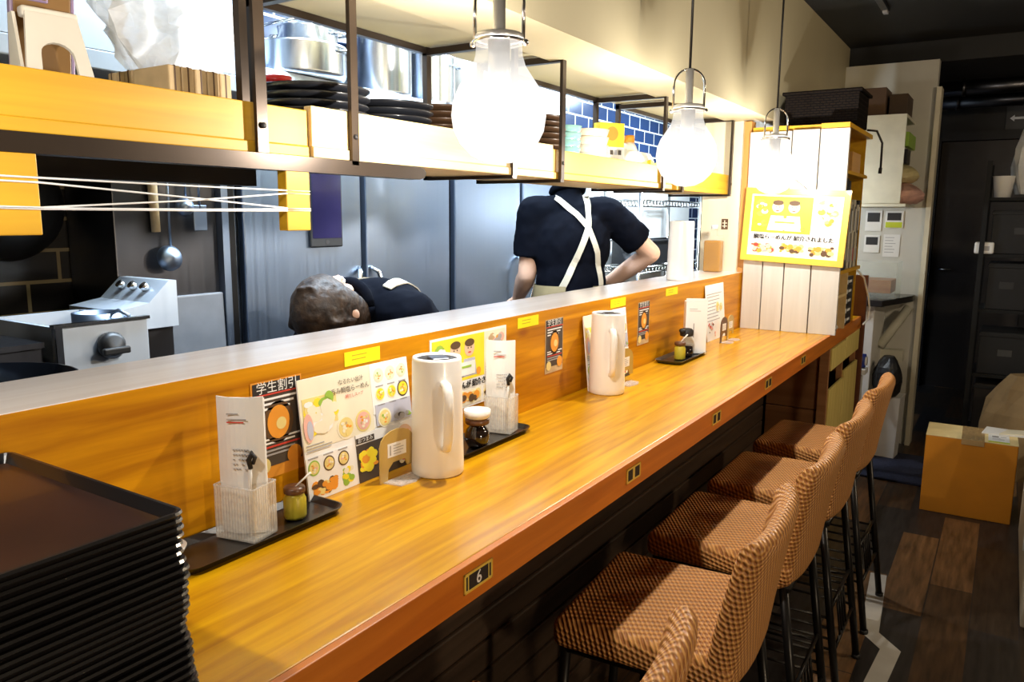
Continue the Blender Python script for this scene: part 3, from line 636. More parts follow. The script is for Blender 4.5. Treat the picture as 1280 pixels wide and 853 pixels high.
# ================================================================== bar stools
M_leg = M_blackmetal
def make_stool(loc, rz, label):
    t = thing('bar_stool', label, 'stool', loc, rz, 'woven bar stools along the counter')
    b = MB(); b.box((0, 0, 0.665), (0.40, 0.425, 0.072), M_woven, None, 0.024, 4, True)
    bm = b.bm
    for v in bm.verts:                      # slightly domed, rounded corners
        if v.co.z > 0.68: v.co.z += 0.006*(1-(v.co.x/0.2)**2)*(1-(v.co.y/0.21)**2)
    b.build('seat', t)
    # curved back
    b = MB(); rings = []
    NU = 18; UU = [-1, -0.985, -0.96, -0.92]+[-0.84+1.68*i/10 for i in range(11)]+[0.92, 0.96, 0.985, 1]; VV = [0, 0.012, 0.035, 0.07, 0.15, 0.3, 0.45, 0.6, 0.75, 0.86, 0.92, 0.955, 0.98, 0.994, 1.0]
    def pt(u, v, side):
        y = 0.212*u
        z = 0.625 + 0.335*v
        x = 0.185 + 0.045*v + 0.018*v*v - 0.030*abs(u)**3
        th = 0.030*(1-0.2*v)
        k = max(0.0, (v-0.915)/0.085); th *= math.sqrt(max(0.004, 1-k*k))
        ku = max(0.0, (abs(u)-0.90)/0.10); th *= math.sqrt(max(0.01, 1-ku*ku)); 
        kb = max(0.0, (0.08-v)/0.08); th *= math.sqrt(max(0.1, 1-kb*kb*0.85))
        return (x+side*th, y, z)
    for v in VV:
        zc = 1-0.06*max(0, (v-0.8)/0.2)
        ring = [pt(u*zc, v, -1) for u in UU] + [pt(u*zc, v, 1) for u in UU[::-1]]
        rings.append(ring)
    b.ring_loft(rings, M_woven, True); b.build('backrest', t)
    b = MB(); b.tube([(-0.17, -0.18, 0.622), (0.19, -0.18, 0.622), (0.19, 0.18, 0.622), (-0.17, 0.18, 0.622), (-0.17, -0.18, 0.622)], 0.011, M_leg, 8); b.build('seat_frame', t)
    ft = {}
    for sx in (-1, 1):
        for sy in (-1, 1):
            top = Vector((0.175*sx, 0.178*sy, 0.625)); bot = Vector((-0.215 if sx < 0 else 0.262, 0.182*sy, 0.0)); ft[sx, sy] = (top, bot)
            b = MB(); b.tube([bot, top], 0.0125, M_leg, 12); lg = b.build('leg', t); b = MB(); b.tube([bot, bot+Vector((0, 0, 0.014))], 0.0155, M_black, 12); b.build('foot_cap', lg)
    at = lambda k, z: ft[k][1].lerp(ft[k][0], z/0.625)
    for sy in (-1, 1):
        b = MB()
        for z in (0.20, 0.235, 0.27, 0.305): b.tube([at((-1, sy), z), at((1, sy), z)], 0.005, M_leg, 6)
        b.build('side_rail', t)
    b = MB()
    for z in (0.19, 0.33): b.tube([at((1, -1), z), at((1, 1), z)], 0.006, M_leg, 6)
    for k in range(1, 5):
        f = 0.25+0.1*k; b.tube([at((1, -1), 0.19).lerp(at((1, 1), 0.19), f), at((1, -1), 0.33).lerp(at((1, 1), 0.33), f)], 0.004, M_leg, 6)
    b.build('rear_rail', t)
    b = MB(); b.tube([at((-1, -1), 0.25), at((-1, 1), 0.25)], 0.009, M_leg, 8); b.build('footrest', t)
    return t
st = make_stool((-0.600, 0.93, 0), R(3), 'nearest brown woven bar stool, only the top of its back showing at the bottom edge')
for y, rz, lb in ((1.625, 4, 'brown woven bar stool with brightly lit seat, second nearest to the camera'), (2.175, 1, 'brown woven bar stool in the middle of the row, half of its seat in shade'), (2.70, 0, 'brown woven bar stool second from the far end of the counter'), (3.265, -1, 'farthest brown woven bar stool, beside the straw-coloured cabinet')):
    dup(st, (-0.600, y, 0), R(rz), lb)

# ================================================================== tray stack in front
def tray_mesh(mtop, mside):
    b = MB(); w, d, h = 0.41, 0.32, 0.0175
    def rr(w, d, r=0.014, n=4):
        out = []
        for cx, cy, a0 in ((w/2-r, d/2-r, 0), (-w/2+r, d/2-r, 90), (-w/2+r, -d/2+r, 180), (w/2-r, -d/2+r, 270)):
            for k in range(n+1): a = R(a0+90*k/n); out.append((cx+r*math.cos(a), cy+r*math.sin(a)))
        return out
    def ring(i, z): return [(x, y, z) for x, y in rr(w-2*i, d-2*i, max(0.004, 0.016-i))]
    b.ring_loft([ring(0.012, 0), ring(0.0, h-0.003), ring(0.0015, h), ring(0.0055, h), ring(0.0075, h-0.003), ring(0.014, 0.005)], mside, False, smooth=False)
    t = bmesh.new(); t.faces.new([t.verts.new(p) for p in ring(0.012, 0)][::-1]); b.absorb(t, mside)
    t = bmesh.new(); t.faces.new([t.verts.new(p) for p in ring(0.014, 0.005)]); b.absorb(t, mtop)
    return b
NT = 24; pitch = 0.0097
tr = tray_mesh(M_traytop, M_trayblack).build('serving_tray', None, (0, 0, 0))
for i in range(NT):
    o = tr if i == 0 else tr.copy()
    if i: COL.objects.link(o)
    k = NT-1-i
    wob = 0.004*math.sin(k*0.55) + (0.006*(1-k/8) if k < 8 else 0)
    o.location = (-0.978+wob, 0.362+0.002*math.sin(k*1.3), 1.0015+k*pitch)
    tag(o, f'black lacquered serving tray, {ordn(i, NT)} the tall foreground stack', 'tray', 'stacked black serving trays')

# ================================================================== things on the counter
CZ = 1.0005
def rounded_tray(mb, w, d, h, m):
    def rr(i, z, r=0.03, n=5):
        out = []; W, D = w-2*i, d-2*i; r = max(0.008, r-i)
        for cx, cy, a0 in ((W/2-r, D/2-r, 0), (-W/2+r, D/2-r, 90), (-W/2+r, -D/2+r, 180), (W/2-r, -D/2+r, 270)):
            for k in range(n+1): a = R(a0+90*k/n); out.append((cx+r*math.cos(a), cy+r*math.sin(a), z))
        return out
    mb.ring_loft([rr(0.012, 0), rr(0.0, h), rr(0.003, h), rr(0.014, 0.004)], m, True, smooth=False)
def cond_tray(loc, w, d, lb):
    b = MB(); rounded_tray(b, w, d, 0.014, M_trayblack); return solo(b, 'condiment_tray', lb, 'tray', loc, 0, 'low black condiment trays on the counter')
cond_tray((-1.118, 0.882, CZ), 0.125, 0.36, 'low black condiment tray holding a ribbed menu holder beside the big tray stack')
cond_tray((-1.110, 1.60, CZ), 0.115, 0.34, 'low black condiment tray holding the dark round jar, behind the nearest pitcher')
cond_tray((-1.112, 3.06, CZ), 0.118, 0.34, 'low black condiment tray under the white box menu, farthest along the counter')

M_ribbed = clear_mat('ribbed_clear_plastic', (0.97, 0.96, 0.94), 0.45, 0.18, (0.85, 0.82, 0.76))
def ribbed_holder(loc, rz, w, d, h, lb):
    b = MB()
    pts = []
    for (x0, y0, x1, y1) in ((-w/2, -d/2, w/2, -d/2), (w/2, -d/2, w/2, d/2), (w/2, d/2, -w/2, d/2), (-w/2, d/2, -w/2, -d/2)):
        L = math.hypot(x1-x0, y1-y0); n = int(L/0.003); nx, ny = (y1-y0)/L, -(x1-x0)/L
        for k in range(n):
            f = k/n; o = 0.0008*(k % 2); pts.append((x0+(x1-x0)*f+nx*o, y0+(y1-y0)*f+ny*o))
    b.ring_loft([[(x, y, 0.002) for x, y in pts], [(x, y, h) for x, y in pts]], M_ribbed, False, smooth=False)
    b.box((0, 0, 0.002), (w, d, 0.003), M_ribbed)
    for s in (-1, 1): b.box((0, s*d/2, h), (w, 0.002, 0.003), M_acryl); b.box((s*w/2, 0, h), (0.002, d, 0.003), M_acryl)
    return solo(b, 'menu_holder', lb, 'holder', loc, rz, 'clear ribbed menu holders')
def folded_menu(loc, rz, w, h, lb, fold=True):
    """tall folded white card with small print and a dark clip motif"""
    t = thing('folded_menu', lb, 'menu', loc, rz, 'tall folded white menu cards')
    b = MB(); n = 9
    arc = [(-w/2+w*k/n, -0.014*math.sin(math.pi*k/n)) for k in range(n+1)]
    outer = [(x, y, 0) for x, y in arc]+[(x, y+0.0025, 0) for x, y in arc[::-1]]
    b.ring_loft([[(x, y, 0) for x, y, _ in outer], [(x, y, h) for x, y, _ in outer]], M_paper, True, smooth=False)
    b.b2((-w/2, 0.004, 0), (w/2, 0.007, h*0.985), M_paper); b.build('card', t)
    M = basis((1, 0, 0), (0, 0, 1), (0, -1, 0), (0, -0.0155, 0)); p = MB()
    for k, (z, ww) in enumerate(((0.88, 0.25), (0.84, 0.42), (0.82, 0.36))): p.rect(-w*0.22, h*z, -w*0.22+w*ww, h*z+0.0022, M_inkgrey if k != 2 else M_inkred, M)
    for k in range(5): 
        for j in range(6): 
            if random.random() < 0.75: p.rect(-w*0.12+j*w*0.06, h*(0.62-k*0.035), -w*0.12+j*w*0.06+w*0.04, h*(0.62-k*0.035)+0.0022, M_inkgrey, M)
    p.build('print', t)
    return t
def pen(loc, rz, lb):
    b = MB(); b.tube([(0, 0, 0), (0.003, 0, 0.10), (0.006, 0, 0.13)], [0.003, 0.0035, 0.0025], M_white); b.tube([(0.006, 0, 0.126), (0.004, -0.002, 0.142), (0.010, 0, 0.155), (0.015, 0.0, 0.147), (0.011, 0, 0.135)], [0.004, 0.005, 0.005, 0.004, 0.003], M_ink); solo(b, 'pen', lb, 'pen', loc, rz)
A1 = R(38)
ribbed_holder((-1.118, 0.868, CZ+0.006), R(12), 0.085, 0.062, 0.098, 'clear ribbed plastic holder on the tray beside the tall tray stack')
folded_menu((-1.122, 0.868, CZ+0.012), R(30), 0.084, 0.25, 'tall folded white menu card standing in the ribbed holder nearest the tray stack')
pen((-1.098, 0.860, CZ+0.010), R(20), 'white pen with a curled black top in the ribbed holder nearest the tray stack')
ribbed_holder((-1.115, 1.70, CZ+0.006), R(12), 0.075, 0.058, 0.098, 'clear ribbed plastic holder on the tray beside the dark round jar')
folded_menu((-1.118, 1.700, CZ+0.012), R(30), 0.078, 0.242, 'tall folded white menu card standing beside the dark round jar')
pen((-1.094, 1.692, CZ+0.010), R(20), 'white pen with a curled black top beside the dark round jar')
def jar(loc, r, h, mbody, mlid, name, lb, spoon=False, round_=False, label_=False):
    t = thing(name, lb, 'jar', loc)
    b = MB()
    if round_: b.lathe([(0, 0), (r*0.7, 0), (r*0.95, h*0.2), (r, h*0.4), (r*0.85, h*0.62), (r*0.62, h*0.72), (r*0.62, h*0.8), (0, h*0.8)], mbody)
    else: b.lathe([(0, 0), (r*0.92, 0), (r, h*0.06), (r, h*0.62), (r*0.86, h*0.72), (r*0.80, h*0.8), (0, h*0.8)], mbody, n=8 if not label_ else 24)
    b.build('body', t)
    l = MB(); l.lathe([(0, h*0.8), (r*0.9, h*0.8), (r*0.95, h*0.83), (r*0.95, h*0.95), (r*0.86, h), (0, h)], mlid); l.build('lid', t)
    if spoon:
        s = MB(); s.tube([(0, 0, h*0.95), (0.012, 0.012, h*1.2), (0.022, 0.022, h*1.4)], [0.003, 0.0035, 0.005], M_white, flat=0.5); s.build('spoon', t)
    return t
jar((-1.108, 0.972, CZ+0.006), 0.0215, 0.062, M_yel, M_lidbrown, 'spice_jar', 'small yellow paste jar with brown lid and white spoon behind the tall menu card', spoon=True)
jar((-1.085, 1.545, CZ+0.006), 0.032, 0.075, M_soy, M_lidbrown, 'sauce_jar', 'round dark sauce jar with a brown lid behind the nearest pitcher', round_=True)
b = MB(); b.lathe([(0, 0), (0.028, 0), (0.032, 0.003), (0.034, 0.02), (0.033, 0.02), (0.03, 0.005), (0, 0.004)], M_white, n=30); solo(b, 'small_dish', 'small white dish resting on the lid of the round dark sauce jar', 'dish', (-1.085, 1.545, CZ+0.0815))
b = MB(); b.lathe([(0, 0), (0.02, 0), (0.035, 0.012), (0.04, 0.022), (0.038, 0.022), (0.03, 0.01), (0, 0.004)], M_white, n=30); solo(b, 'white_saucer', 'small white saucer just showing behind the corner of the tray stack', 'saucer', (-1.15, 0.720, CZ+0.006))
jar((-1.100, 3.005, CZ+0.006), 0.024, 0.072, M_yel, M_lidbrown, 'spice_jar', 'small yellow paste jar on the farthest black condiment tray', spoon=True)
t = thing('soy_sauce_bottle', 'dark soy sauce bottle with a black cap beside the white box menu', 'bottle', (-1.105, 3.09, CZ+0.006))
b = MB(); b.lathe([(0, 0), (0.027, 0), (0.029, 0.005), (0.029, 0.045), (0, 0.045)], M_soy); b.build('sauce', t)
b = MB(); b.lathe([(0.029, 0.045), (0.029, 0.06), (0.022, 0.08), (0.02, 0.088)], M_glassc, caps=False); b.build('glass', t)
b = MB(); b.lathe([(0, 0.085), (0.026, 0.085), (0.028, 0.09), (0.028, 0.108), (0.02, 0.116), (0, 0.116)], M_ink); b.tube([(0, -0.02, 0.105), (-0.01, -0.045, 0.112)], 0.009, M_ink); b.build('cap', t)
# pitchers
def pitcher(loc, rz, lb):
    t = thing('water_pitcher', lb, 'pitcher', loc, rz, 'tall ivory water pitchers')
    b = MB(); b.lathe([(0, 0), (0.056, 0), (0.0595, 0.004), (0.060, 0.02), (0.0575, 0.14), (0.0555, 0.262), (0.054, 0.268), (0.050, 0.268), (0.049, 0.255), (0.0, 0.254)], M_pitcher, n=40); b.build('body', t)
    b = MB(); b.lathe([(0, 0.2545), (0.0485, 0.2545), (0.0485, 0.262), (0.044, 0.264), (0.0, 0.264)], M_ink, n=36); ld = b.build('lid', t); b = MB(); b.box((0.01, 0, 0.266), (0.05, 0.04, 0.006), M_steeldark, None, 0.004, 3); b.build('lid_button', ld)
    b = MB(); b.tube([(0.050, 0, 0.215), (0.075, 0, 0.213), (0.086, 0, 0.200), (0.088, 0, 0.16), (0.085, 0, 0.10), (0.075, 0, 0.075), (0.052, 0, 0.07)], [0.010, 0.011, 0.0115, 0.0115, 0.011, 0.010, 0.010], M_pitcher, 12); b.build('handle', t)
    return t
pt = pitcher((-1.060, 1.352, CZ), R(-36), 'tall ivory water pitcher nearest the camera, beside the big menu board')
dup(pt, (-1.095, 2.31, CZ), R(-52), 'tall ivory water pitcher in the middle of the counter, hiding part of a menu board')
dup(pt, (-1.268, 3.42, 1.2955), R(140), 'tall ivory water pitcher standing up on the serving ledge')
# amber oil bottle on ledge
t = thing('oil_bottle', 'square glass bottle of amber oil at the far end of the serving ledge', 'bottle', (-1.325, 4.06, 1.2955))
b = MB(); b.b2((-0.045, -0.03, 0), (0.045, 0.03, 0.165), M_amber, bevel=0.008); b.build('oil', t)
b = MB(); b.b2((-0.049, -0.034, 0), (0.049, 0.034, 0.19), M_glassc, bevel=0.01); b.lathe([(0.02, 0.19), (0.016, 0.20), (0.016, 0.23)], M_glassc, caps=False, n=16); b.build('glass', t)
b = MB(); b.lathe([(0, 0.225), (0.018, 0.225), (0.018, 0.245), (0, 0.245)], M_white, n=16); b.build('cap', t)
b = MB(); M = basis((1, 0, 0), (0, 0, 1), (0, -1, 0), (0, 0, 0)); b.rect(-0.018, -0.028, 0.018, 0.028, M_inkbrown, M); b.rect(-0.003, -0.02, 0.002, 0.02, M_pcream, M, 0.0006); b.rect(-0.013, 0.004, 0.013, 0.008, M_pcream, M, 0.0006); b.rect(-0.013, -0.012, 0.013, -0.008, M_pcream, M, 0.0006)
solo(b, 'small_sign', 'tiny dark square sticker on the cream panel above the oil bottle', 'sticker', (-1.30, 4.1495, 1.545))

# ------------------------------------------------------------------ printed matter
def dish(b, M, x, y, r, z=0.0, rim=None, food=None, blob=None):
    b.disc(x, y, r, rim or M_paper, M, z, 0.0005); b.disc(x, y, r*0.82, food or M_pbroth, M, z+0.0004, 0.0004)
    if blob:
        for k in range(9):
            a = k*2.4+x*40; q = r*(0.12+0.055*k); b.disc(x+q*math.cos(a), y+q*math.sin(a), r*(0.12+0.03*(k % 4)), (blob, M_porange, M_pcream, M_pbroth, M_kraft)[k % 5], M, z+0.0007, 0.0002+0.00005*k, 8, r*(0.10+0.03*(k % 3)))
def bars(b, M, x, y, w, n, m, dy=0.008, h=0.003, z=0.0, seed=1):
    rnd = random.Random(seed)
    for k in range(n): b.rect(x, y-k*dy, x+w*rnd.uniform(0.6, 1), y-k*dy+h, m, M, z, 0.0004)
def fleck(b, M, x0, y0, x1, y1, n, mats, z, r=(0.006, 0.014), seed=3):
    rnd = random.Random(seed)
    for k in range(int(n*2.2)):
        rr = rnd.uniform(*r)*0.8; b.disc(rnd.uniform(x0+rr, x1-rr), rnd.uniform(y0+rr, y1-rr), rr, rnd.choice(mats), M, z, 0.0002+0.00003*k, 9, rr*rnd.uniform(0.5, 1.0))
def big_menu(t, w=0.335, h=0.252):
    """local frame: x along the board, z up, print faces -y"""
    M = basis((1, 0, 0), (0, 0, 1), (0, -1, 0), (0, 0, 0))
    b = MB(); b.rect(-w/2, 0, w/2, h, M_paper, M, -0.003, 0.003); b.build('board', t)
    p = MB(); X = lambda f: -w/2+w*f
    p.rect(X(0.0), h*0.42, X(0.62), h, M_pcream, M); z1 = 0.0006
    p.rect(X(0.02), h*0.60, X(0.30), h*0.84, M_pbroth, M, z1); fleck(p, M, X(0.02), h*.5, X(.32), h*.84, 16, [M_pbroth, M_pyellow, M_pcream, M_paper], z1+.0006, (0.012, 0.03), 5)
    p.disc(X(0.20), h*0.78, 0.018, M_pgreen, M, z1+0.0012, ry=0.010); p.disc(X(0.24), h*0.81, 0.012, M_pgreen, M, z1+0.0012, ry=0.014)
    p.disc(X(0.05), h*0.60, 0.013, M_ppink, M, z1+0.0012, ry=0.03); p.disc(X(0.06), h*0.58, 0.008, M_pblue, M, z1+0.0016, ry=0.02)
    dish(p, M, X(0.36), h*0.52, 0.026, z1, M_pcream, M_pbroth, M_pcream); dish(p, M, X(0.52), h*0.53, 0.024, z1, M_pbroth, M_ppink, M_paper)
    p.rect(X(0.62), h*0.55, X(1.0), h, M_paper, M, z1)
    for i in range(3):
        for j in range(2):
            xx, yy = X(0.70+0.115*i), h*(0.89-0.17*j); dk = (i == 2 and j == 1)
            dish(p, M, xx, yy, 0.016 if not dk else 0.019, z1+.0006, M_pcream if not dk else M_pdark, M_pyellow if j else M_pcream, M_porange if (i+j) % 2 else M_pgreen)
            p.rect(xx-0.012, yy-0.026, xx+0.012, yy-0.023, M_inkgrey, M, z1+.0006)
    p.rect(X(0.64), h*0.44, X(1.0), h*0.63, M_pblue, M, z1+.0006); fleck(p, M, X(.8), h*.44, X(1), h*.52, 8, [M_pgreen, M_pdark, M_inkgrey], z1+.0012, (0.006, 0.012), 8); dish(p, M, X(0.72), h*0.50, 0.022, z1+.0014, M_pcream, M_pbroth, M_pgreen)
    p.rect(X(0.0), 0, X(0.40), h*0.36, M_paper, M, z1)
    for i in range(3): dish(p, M, X(0.06+0.125*i), h*0.27, 0.016, z1+.0006, M_pgreen if i == 0 else M_inkbrown, M_pbroth, M_ppink); p.rect(X(0.02+0.125*i), h*0.345, X(0.10+0.125*i), h*0.357, M_inkgrey, M, z1+.0006)
    fleck(p, M, X(.02), h*.02, X(.26), h*.17, 14, [M_porange, M_pbroth, M_inkbrown, M_porange], z1+.0006, (0.009, 0.016), 9); fleck(p, M, X(.27), h*.02, X(.39), h*.2, 9, [M_pyellow, M_pgreen, M_pcream], z1+.0006, (0.006, 0.012), 10)
    p.rect(X(0.43), h*0.0, X(1.0), h*0.42, M_pdark, M, z1); p.rect(X(0.43), h*0.33, X(1.0), h*0.42, M_paper, M, z1+.0006); p.rect(X(0.43), h*0.34, X(0.60), h*0.39, M_pdark, M, z1+.0012)
    fleck(p, M, X(.44), h*.06, X(.62), h*.3, 12, [M_pyellow, M_porange, M_pyellow], z1+.0012, (0.01, 0.02), 11); dish(p, M, X(0.90), h*0.27, 0.036, z1+.0012, M_paper, M_pskin, M_inkred); fleck(p, M, X(.82), h*.01, X(1.), h*.14, 9, [M_porange, M_inkred, M_pcream, M_pgreen], z1+.0012, (0.008, 0.013), 12)
    bars(p, M, X(0.02), h*0.455, w*0.22, 3, M_inkgrey, 0.006, 0.0018, z1+.0006)
    p.build('print', t)
    for st, x, y, s_, mm, z in (('なるたい出汁', X(0.44), h*0.905, 0.0125, M_inkbrown, 0.0022), ('呑み鯛塩らーめん', X(0.43), h*0.835, 0.0145, M_inkbrown, 0.0022), ('鯛だしスープ', X(0.46), h*0.775, 0.009, M_inkred, 0.0022), ('おつまみ', X(0.515), h*0.365, 0.012, M_paper, 0.0028)):
        q = MB(); q.text(st, x, y, s_, mm, M, z); q.build('lettering', t)
def card_stand(loc, rz, w, h, lb, m=None):
    """arched acrylic plate with a cut-out and a white card"""
    t = thing('card_stand', lb, 'stand', loc, rz, 'arched acrylic card stands')
    M = basis((1, 0, 0), (0, 0, 1), (0, -1, 0), (0, 0, 0)); b = MB()
    out = [(-w/2, 0), (-w/2, h*0.72)]
    for k in range(9): a = R(180-k*180/8); out.append((w/2*0.98*math.cos(a)*1.0, h*0.72+h*0.28*math.sin(a)))
    out += [(w/2, h*0.72), (w/2, h*0.22), (w*0.30, h*0.22), (w*0.24, h*0.36), (-w*0.12, h*0.36), (-w*0.26, h*0.24), (-w*0.29, 0)]
    b.prism(out, 0, 0.003, m or M_ochre, M); b.build('plate', t)
    b = MB(); b.rect(-w*0.28, h*0.47, w*0.26, h*0.74, M_paper, M, 0.003, 0.0006); bars(b, M, -w*0.12, h*0.68, w*0.32, 4, M_inkgrey, h*0.055, 0.0015, 0.0036); b.rect(-w*0.22, h*0.51, -w*0.19, h*0.70, M_inkgrey, M, 0.0036); b.build('card', t)
    b = MB(); b.prism([(-w*0.42, 0.0), (w*0.45, 0.0), (w*0.40, -0.035), (w*0.1, -0.05), (-w*0.30, -0.045)], 0.0, 0.003, M_acryl); b.build('foot', t)
    return t
t = thing('menu_board', 'large white menu board with food pictures leaning against the ledge by the nearest pitcher', 'menu', (-1.150, 1.215, CZ), R(90), 'white food menu boards')
big_menu(t)
for c in t.children: c.rotation_euler = (R(-6), 0, 0)
card_stand((-1.105, 1.262, CZ), R(86), 0.105, 0.115, 'ochre arched card stand in front of the large nearest menu board')
t = thing('menu_board', 'white menu board with food pictures behind the middle pitcher', 'menu', (-1.150, 2.455, CZ), R(90), 'white food menu boards')
big_menu(t)
for c in t.children: c.rotation_euler = (R(-6), 0, 0)
card_stand((-1.105, 2.47, CZ), R(86), 0.12, 0.125, 'ochre arched card stand beside the middle pitcher')

def flyer(name, loc, w, h, lb, big=False):
    M = basis((0, 1, 0), (0, 0, 1), (1, 0, 0), (0, 0, 0)); t = thing(name, lb, 'flyer', loc)
    b = MB(); b.rect(-w/2, -h/2, w/2, h/2, M_porange if big else M_kraft, M, 0, 0.0008); b.build('sheet', t)
    p = MB(); p.rect(-w*0.47, -h*0.38, w*0.47, h*0.48, M_pdark, M, 0.0008); p.rect(-w*0.47, h*0.36, w*0.47, h*0.485, M_ink, M, 0.0012); p.rect(-w*0.47, h*0.352, w*0.47, h*0.368, M_inkred, M, 0.0016)
    for k, f in enumerate((0.30, 0.25, 0.20)): p.rect(-w*0.40, h*f, w*(0.40-0.08*k), h*f+h*0.022, M_paper, M, 0.0016)
    p.disc(0, h*0.06, w*0.30, M_inkbrown, M, 0.0016, ry=w*0.34); p.disc(0, h*0.06, w*0.22, M_porange, M, 0.002, ry=w*0.27); p.disc(w*0.05, h*0.04, w*0.10, M_pbroth, M, 0.0024)
    p.rect(-w*0.12, -h*0.075, w*0.05, -h*0.05, M_pyellow, M, 0.0016)
    for k, (f, m) in enumerate(((-0.11, M_paper), (-0.15, M_paper), (-0.19, M_inkred), (-0.23, M_inkgrey), (-0.27, M_inkgrey))): p.rect(-w*0.40, h*f, w*(0.42-0.1*(k % 2)), h*f+h*0.018, m, M, 0.0016)
    p.disc(-w*0.32, -h*0.36, w*0.13, M_pbroth, M, 0.002); p.disc(w*0.30, -h*0.32, w*0.15, M_porange, M, 0.002)
    p.build('print', t)
    q = MB(); q.text('学生割引', 0, h*0.425, w*0.205, M_paper, M, 0.0022); q.build('lettering', t)['label'] = 'white header lettering'
flyer('ledge_flyer', (-1.1852, 1.005, 1.165), 0.125, 0.195, 'dark flyer with a red header on the ledge front behind the nearest folded menu', True)  # printed flyers stuck on the ledge front
flyer('ledge_flyer', (-1.1852, 2.108, 1.178), 0.112, 0.170, 'narrow dark flyer on the ledge front left of the middle pitcher')
flyer('ledge_flyer', (-1.1852, 2.818, 1.170), 0.112, 0.168, 'narrow dark flyer on the ledge front right of the middle pitcher')
for y, w, lb in ((1.247, 0.112, 'small bright yellow label under the ledge top above the big menu board'), (1.951, 0.118, 'small bright yellow label above the folded menu beside the dark jar'), (2.58, 0.128, 'small bright yellow label just above the middle pitcher'), (3.112, 0.135, 'small bright yellow label farthest along, near the pitcher on the ledge')):
    M = basis((0, 1, 0), (0, 0, 1), (1, 0, 0), (0, 0, 0)); b = MB(); b.rect(-w/2, -0.0165, w/2, 0.0145, M_yellow, M)
    bars(b, M, -w*0.3, 0.004, w*0.6, 2, M_yelink, 0.009, 0.0022, 0.0006, 4); solo(b, 'ledge_label', lb, 'label', (-1.1855, y, 1.272), group='yellow labels under the ledge top')  # yellow labels stuck on the ledge front
def press_poster(t, w, h, M, frame=True):
    b = MB(); b.rect(-w/2, -h/2, w/2, h/2, M_paper, M, 0, 0.002); b.build('sheet', t)
    p = MB(); X = lambda f: -w/2+w*f; Y = lambda f: -h/2+h*f; z = 0.002
    p.rect(X(.02), Y(.38), X(.68), Y(.97), M_pyellow, M, z); p.rect(X(.68), Y(.38), X(.98), Y(.97), M_pcream, M, z); z += .0006
    fleck(p, M, X(.02), Y(.42), X(.2), Y(.95), 12, [M_porange, M_pgreen, M_paper, M_pyellow], z, (0.008, 0.022), 21)
    for cx in (0.30, 0.48):
        p.disc(X(cx), Y(.80), w*0.065, M_pskin, M, z); p.disc(X(cx), Y(.87), w*0.062, M_inkbrown, M, z+.0006, ry=w*0.03); p.disc(X(cx-0.02), Y(.80), w*0.006, M_ink, M, z+.0006); p.disc(X(cx+0.02), Y(.80), w*0.006, M_ink, M, z+.0006); p.disc(X(cx), Y(.74), w*0.02, M_inkred, M, z+.0006, ry=w*0.006)
        p.prism([(X(cx-.10), Y(.42)), (X(cx+.10), Y(.42)), (X(cx+.07), Y(.66)), (X(cx-.07), Y(.66))], z-.0003, z+.0004, M_pblue, M)
    p.rect(X(.24), Y(.44), X(.55), Y(.62), M_paper, M, z+.0008); p.rect(X(.28), Y(.54), X(.50), Y(.57), M_pgreen, M, z+.0014)
    p.disc(X(.60), Y(.46), w*0.03, M_porange, M, z+.0008)
    fleck(p, M, X(.70), Y(.5), X(.97), Y(.95), 16, [M_ppink, M_pcream, M_kraft, M_porange, M_inkgrey], z, (0.01, 0.025), 22)
    bars(p, M, X(.70), Y(.47), w*.24, 3, M_inkgrey, h*.035, 0.003, z)
    for k, ms in enumerate(([M_ppink, M_inkgrey, M_inkred, M_porange], [M_pbroth, M_porange, M_inkbrown, M_porange], [M_porange, M_inkbrown, M_pbroth, M_lidbrown])):
        p.rect(X(.03+.32*k), Y(.03), X(.32+.32*k), Y(.23), M_pcream, M, z-.0003); fleck(p, M, X(.03+.32*k), Y(.03), X(.32+.32*k), Y(.23), 15, ms, z+.0004, (0.008, 0.02), 30+k)
    p.build('print', t)
    q = MB()
    for k in range(5): q.text('鯛塩らーめんが 紹介されました', -0.0014+0.0007*k, Y(.305), w*0.062, M_ink, M, 0.0044+0.0001*k)
    q.build('lettering', t)['label'] = 'black Japanese headline'
t = thing('wall_poster', 'yellow press poster on the ledge front, half hidden behind the nearest pitcher', 'poster', (-1.1855, 1.655, 1.175))
M = basis((0, 1, 0), (0, 0, 1), (1, 0, 0), (0, 0, 0)); press_poster(t, 0.345, 0.20, M)
t = thing('framed_poster', 'gold-framed press poster with a Japanese headline hung crooked on the white planks', 'poster', (-0.928, 4.094, 1.538))
W, Hh = 0.505, 0.370; M = basis((1, 0, 0), (0, 0, 1), (0, -1, 0), (0, 0, 0)) @ RZ(-2.6)
b = MB()
for (x0, y0, x1, y1) in ((-W/2, -Hh/2, W/2, -Hh/2+0.030), (-W/2, Hh/2-0.030, W/2, Hh/2), (-W/2, -Hh/2+0.030, -W/2+0.030, Hh/2-0.030), (W/2-0.030, -Hh/2+0.030, W/2, Hh/2-0.030)): b.rect(x0, y0, x1, y1, M_gold, M, -0.008, 0.022)
b.build('frame', t)['label'] = 'gold frame'
press_poster(t, W-0.06, Hh-0.06, M)
b = MB(); b.tube([(0.06, 0.008, Hh/2-0.01), (-0.012, 0.004, Hh/2+0.048), (-0.08, 0.008, Hh/2-0.01)], 0.0016, M_ink, 5); b.build('hanging_wire', t)
